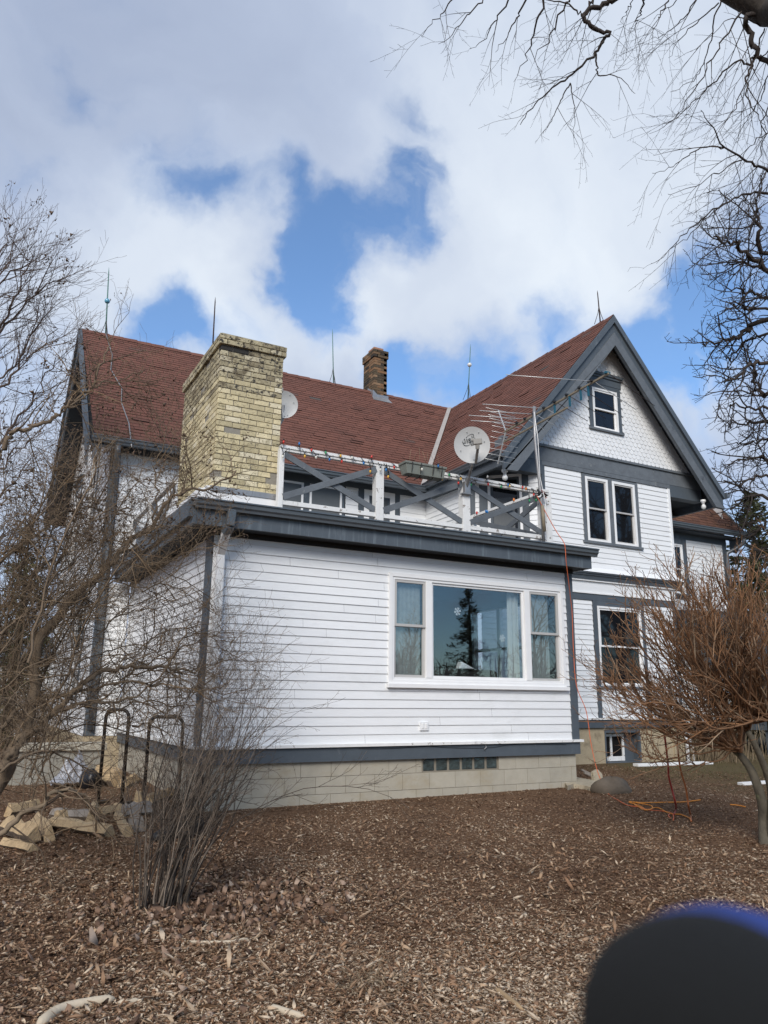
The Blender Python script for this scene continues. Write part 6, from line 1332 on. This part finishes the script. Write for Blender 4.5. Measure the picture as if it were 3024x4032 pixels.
bare_tree((19, -24, -1), 9, 73, 'tall bare tree far behind the camera on the lawn')
bare_tree((15.5, -9.5, -1), 15, 74, 'tall bare tree on the lawn, mirrored in the upstairs windows', per=2.8)
for i, (px, dist, h, lab) in enumerate(((-500, 26, 9, 'bare tree outside the left edge on the far lawn'), (-90, 34, 8, 'pale bare tree far behind the conifer at the left edge'), (3300, 40, 10, 'distant bare tree outside the right edge'))): bare_tree(put(px, dist), h, 80+i, lab, m_bkP)
# brush in the middle distance on the left, and dry stalks at the wing corner
T = Twigs(91); 
for k in range(450):
    px = T.rs.uniform(-700, 330); d_ = T.rs.uniform(14, 22); b = put(px, d_); h = T.rs.uniform(.8, 2.2); p = b; dd = (UPV+rv(T.rs, .22)).normalized(); P = [p]
    for i in range(4): dd = (dd+rv(T.rs, .15)).normalized(); p = p+dd*h/4; P.append(p)
    T.add(P, [.010, .008, .006, .005, .003])
    for j in range(4): q = P[1+j % 3]; e = (dd+rv(T.rs, .5)).normalized(); T.add([q, q+e*.3, q+e*.55+rv(T.rs, .05)], [.005, .004, .002])
tag(T.build('brush', m_bkL), 'thicket of thin bare brush behind the left shrub', 'brush', kind='stuff')
T = Twigs(92)
for k in range(420):
    x = T.rs.gauss(5.75, .45); y = T.rs.gauss(2.2, .25); h = T.rs.uniform(.5, 1.35); p = Vector((x, y, -.62)); dd = (UPV+rv(T.rs, .13)).normalized(); P = [p]
    for i in range(4): dd = (dd+rv(T.rs, .08)).normalized(); p = p+dd*h/4; P.append(p)
    T.add(P, [.005, .005, .004, .003, .002])
tag(T.build('dry_stalks', m_drygrass), 'clump of brown dry stalks by the corner of the stucco foundation', 'dry stalks', kind='stuff')
# far woods all round the horizon, one mass
rs_ = random.Random(17); T = Twigs(93)
for k in range(1500):
    a = rs_.uniform(0, 6.283); d_ = rs_.uniform(70, 130); b = Vector((math.cos(a)*d_, math.sin(a)*d_+3, -.8)); h = rs_.uniform(4, 9)
    T.add([b, b+Vector((rs_.uniform(-.3, .3), rs_.uniform(-.3, .3), h*.6)), b+Vector((rs_.uniform(-.6, .6), 0, h))], [.14, .10, .03])
    for j in range(9):
        q = b+Vector((0, 0, h*rs_.uniform(.25, .9))); e = (UPV*.8+rv(rs_, .7)).normalized()*h*.28; T.add([q, q+e*.5, q+e+rv(rs_, .2)], [.05, .04, .02])
tag(T.build('distant_woods', m_bkP), 'far line of bare woods on the horizon', 'woods', kind='stuff')
# shed roof seen through the shrub on the left
t = thing('shed', put(120, 24), 'grey roofed shed just visible through the tangled shrub on the left', 'shed'); s0 = put(60, 24); 
mb = MB(); mb.box(s0.x-2, s0.x+2, s0.y-1.5, s0.y+1.5, -.7, 1.7); mb.build('shed_wall', m_white, t); mb = MB(); mb.prism([(s0.x-2.3, s0.y-1.8, 1.65), (s0.x-2.3, s0.y+1.8, 1.65), (s0.x-2.3, s0.y, 2.3)], (4.6, 0, 0)); mb.build('shed_roof', m_greyold, t)
# ---------------------------------------------------------------- mulch chips, leaves, grass
rng = np.random.default_rng(5)
def gz_np(x, y):
    b = -.665+.028*np.minimum(y, 3)+.008*np.minimum(x, 0); w = (y < -.3)
    return b + w*(.018*np.sin(1.7*x+.6)*np.cos(1.3*y)+.010*np.sin(4.1*x+2*y))
def scatter(n, dmin, dmax, p=1.0, amin=-.62, amax=.62):
    """random ground points in a wedge in front of the camera, denser near it"""
    u = rng.random(n); d = dmin*(dmax/dmin)**(u**p); a = rng.uniform(amin, amax, n)+.492
    x = CAM.x+np.sin(a)*d; y = CAM.y+np.cos(a)*d
    ok = ~((x > -W-.02) & (x < .02) & (y > -.02)) & ~((x > 0) & (y > 2.3)) & ~((x > -6.2) & (y > 5.0))
    return x[ok], y[ok]
def chips(name, x, y, lo, hi, wr, m, label, cat, curl=.25, tilt=.35, tones=None):
    n = len(x); L = rng.uniform(lo, hi, n)*(1+.8*(rng.random(n) < .06)); w = L*rng.uniform(*wr, n); th = np.minimum(w*.35, .004)
    a = rng.uniform(0, 2*np.pi, n); tl = rng.normal(0, tilt, n); roll = rng.normal(0, tilt, n)
    d = np.stack([np.cos(a)*np.cos(tl), np.sin(a)*np.cos(tl), np.sin(tl)], 1); s = np.stack([-np.sin(a)*np.cos(roll), np.cos(a)*np.cos(roll), np.sin(roll)], 1); up = np.cross(d, s)
    c = np.stack([x, y, gz_np(x, y)+rng.uniform(.001, .012, n)+np.abs(np.sin(tl))*L*.4], 1); cu = rng.normal(0, curl, n)[:, None]
    q = lambda fx, fs, fu: c + d*(L*fx)[:, None] + s*(w*fs)[:, None] + up*(th*fu)[:, None]
    e = rng.uniform(.1, .5, (n, 2))
    one = np.ones(n)
    P = [q(-.5*one, -.5*e[:, 0], one*0)+up*cu*L[:, None]*.12, q(-.5*one, .5*e[:, 0], one*0)+up*cu*L[:, None]*.12, q(0*one, .5*one, one), q(0*one, -.5*one, one), q(.5*one, .5*e[:, 1], one*0)+up*cu*L[:, None]*.12, q(.5*one, -.5*e[:, 1], one*0)+up*cu*L[:, None]*.12,
         q(0*one, .5*one, -one), q(0*one, -.5*one, -one)]
    V = np.stack(P, 1).reshape(-1, 3); f = np.array([[0, 3, 2, 1], [3, 5, 4, 2], [0, 1, 6, 7], [7, 6, 4, 5], [0, 7, 3, 3], [1, 2, 6, 6]])[:4]
    F = (f[None]+(np.arange(n)*8)[:, None, None]).reshape(-1, 4)
    tn = rng.random(n)**1.25 if tones is None else tones(x, y, n)
    return tag(fast_mesh(name, V, F, np.repeat(tn, 4), m), label, cat, kind='stuff')
def patch(x, y):   # large pale and dark drifts in the mulch
    return .16*np.sin(1.3*x+.9*y+1)+.12*np.sin(3.1*x-2.2*y)+.10*np.sin(5*x+4.3*y+2)
tone_f = lambda x, y, n: np.clip(rng.random(n)**1.25 + patch(x, y)*.55 + .30*np.exp(-((x+5.3)**2+(y+3.2)**2)/.8) + .24*np.clip((-4.2-y)/1.2, 0, 1) + .01, 0, 1)
x, y = scatter(330000, 3.2, 15.5, .86); chips('wood_chips', x, y, .008, .040, (.10, .34), m_chip, 'shredded brown and tan wood chips covering the whole bed', 'wood chips', tones=tone_f, tilt=.22)
x, y = scatter(5000, 3.2, 9, .9); chips('bark_slivers', x, y, .04, .10, (.08, .22), m_chip, 'longer pale slivers scattered over the chips', 'bark slivers', tones=lambda x, y, n: np.clip(.45+.55*rng.random(n), 0, 1))
n = 1500; a = rng.normal(0, 1, n); x = -6.45+.42*rng.normal(0, 1, n)+.1; y = -3.55+.33*rng.normal(0, 1, n); chips('fallen_leaves', x, y, .03, .065, (.45, .8), m_leaf, 'curled dry leaves gathered round the foot of the twiggy shrub', 'dry leaves', curl=1.2, tilt=.6)
x, y = scatter(1500, 3.5, 10, .9, -.62, -.15); chips('loose_leaves', x, y, .025, .05, (.45, .8), m_leaf, 'sparse dry leaves on the mulch at the left', 'dry leaves', curl=1.2, tilt=.5)
# thin grass to the right
n = 9000; x = rng.uniform(1.2, 9, n); y = rng.uniform(-4.5, 2.1, n); ok = rng.random(n) < np.clip((x-1.0+.6*np.sin(2*y))/3, 0, 1); x, y = x[ok], y[ok]; n = len(x)
h = rng.uniform(.015, .05, n); c = np.stack([x, y, gz_np(x, y)], 1); dx = rng.normal(0, .02, (n, 2)); P = np.stack([c, c+np.array([.004, 0, 0]), c+np.concatenate([dx, h[:, None]], 1)+np.array([.002, 0, 0]), c+np.concatenate([dx, h[:, None]], 1)], 1).reshape(-1, 3)
tag(fast_mesh('lawn_grass', P, np.arange(4*n).reshape(-1, 4), rng.random(n), m_grass), 'short thin grass at the edge of the lawn on the right', 'grass', kind='stuff')
# dry wispy grass tuft in the foreground
T = Twigs(97); g = ground_hit(1450, 3900)
for k in range(60):
    b = g+Vector((T.rs.gauss(0, .09), T.rs.gauss(0, .07), -.01)); dd = (UPV*.8+rv(T.rs, .6)).normalized(); p = b.copy(); P = [p.copy()]
    for i in range(4): dd = (dd-UPV*.10+rv(T.rs, .18)).normalized(); p = p+dd*.045; P.append(p.copy())
    T.add(P, [.0011, .001, .0009, .0008, .0006])
tag(T.build('dry_grass_tuft', m_drygrass), 'wispy dry grass tuft in the foreground mulch', 'grass tuft')
# ---------------------------------------------------------------- gloved finger in front of the lens (really that close: the lens blurs it)
gl = thing('gloved_finger', at(2900, 4300, .115), 'out-of-focus black gloved fingertip with a blue edge close to the lens at the bottom right', 'glove')
def capsule(mb, a, b, r0, r1, mi=0):
    a, b = Vector(a), Vector(b); d = (b-a); L = d.length; d.normalize(); prof = []
    for i in range(9): t_ = math.pi/2*i/8; prof.append((r0*(1-math.cos(t_)), max(.0002, r0*math.sin(t_))))
    prof += [(r0+L*.4, r0*.98+r1*.04), (r0+L, r1)]; i0 = len(mb.v); mb.lathe(a-d*r0, d, prof, 28, mi)
    for i in range(i0, len(mb.v)):
        p = Vector(mb.v[i]); q = p-a; k_ = 1+.055*math.sin(q.x*150+1)+.05*math.sin(q.z*190+q.x*90); mb.v[i] = tuple(a+q*k_)
mb = MB(); capsule(mb, at(2850, 4275, .105), at(3700, 5600, .150), .0208, .030); mb.build('finger', mat('black_knit', (.006, .0065, .0065), .95, var=.3, vscale=900, bump=.5, bscale=2500), gl)
mb = MB(); capsule(mb, at(2925, 4262, .113), at(3900, 5500, .160), .0234, .034); mb.build('blue_edge', mat('blue_knit', (.022, .045, .20), .9), gl)
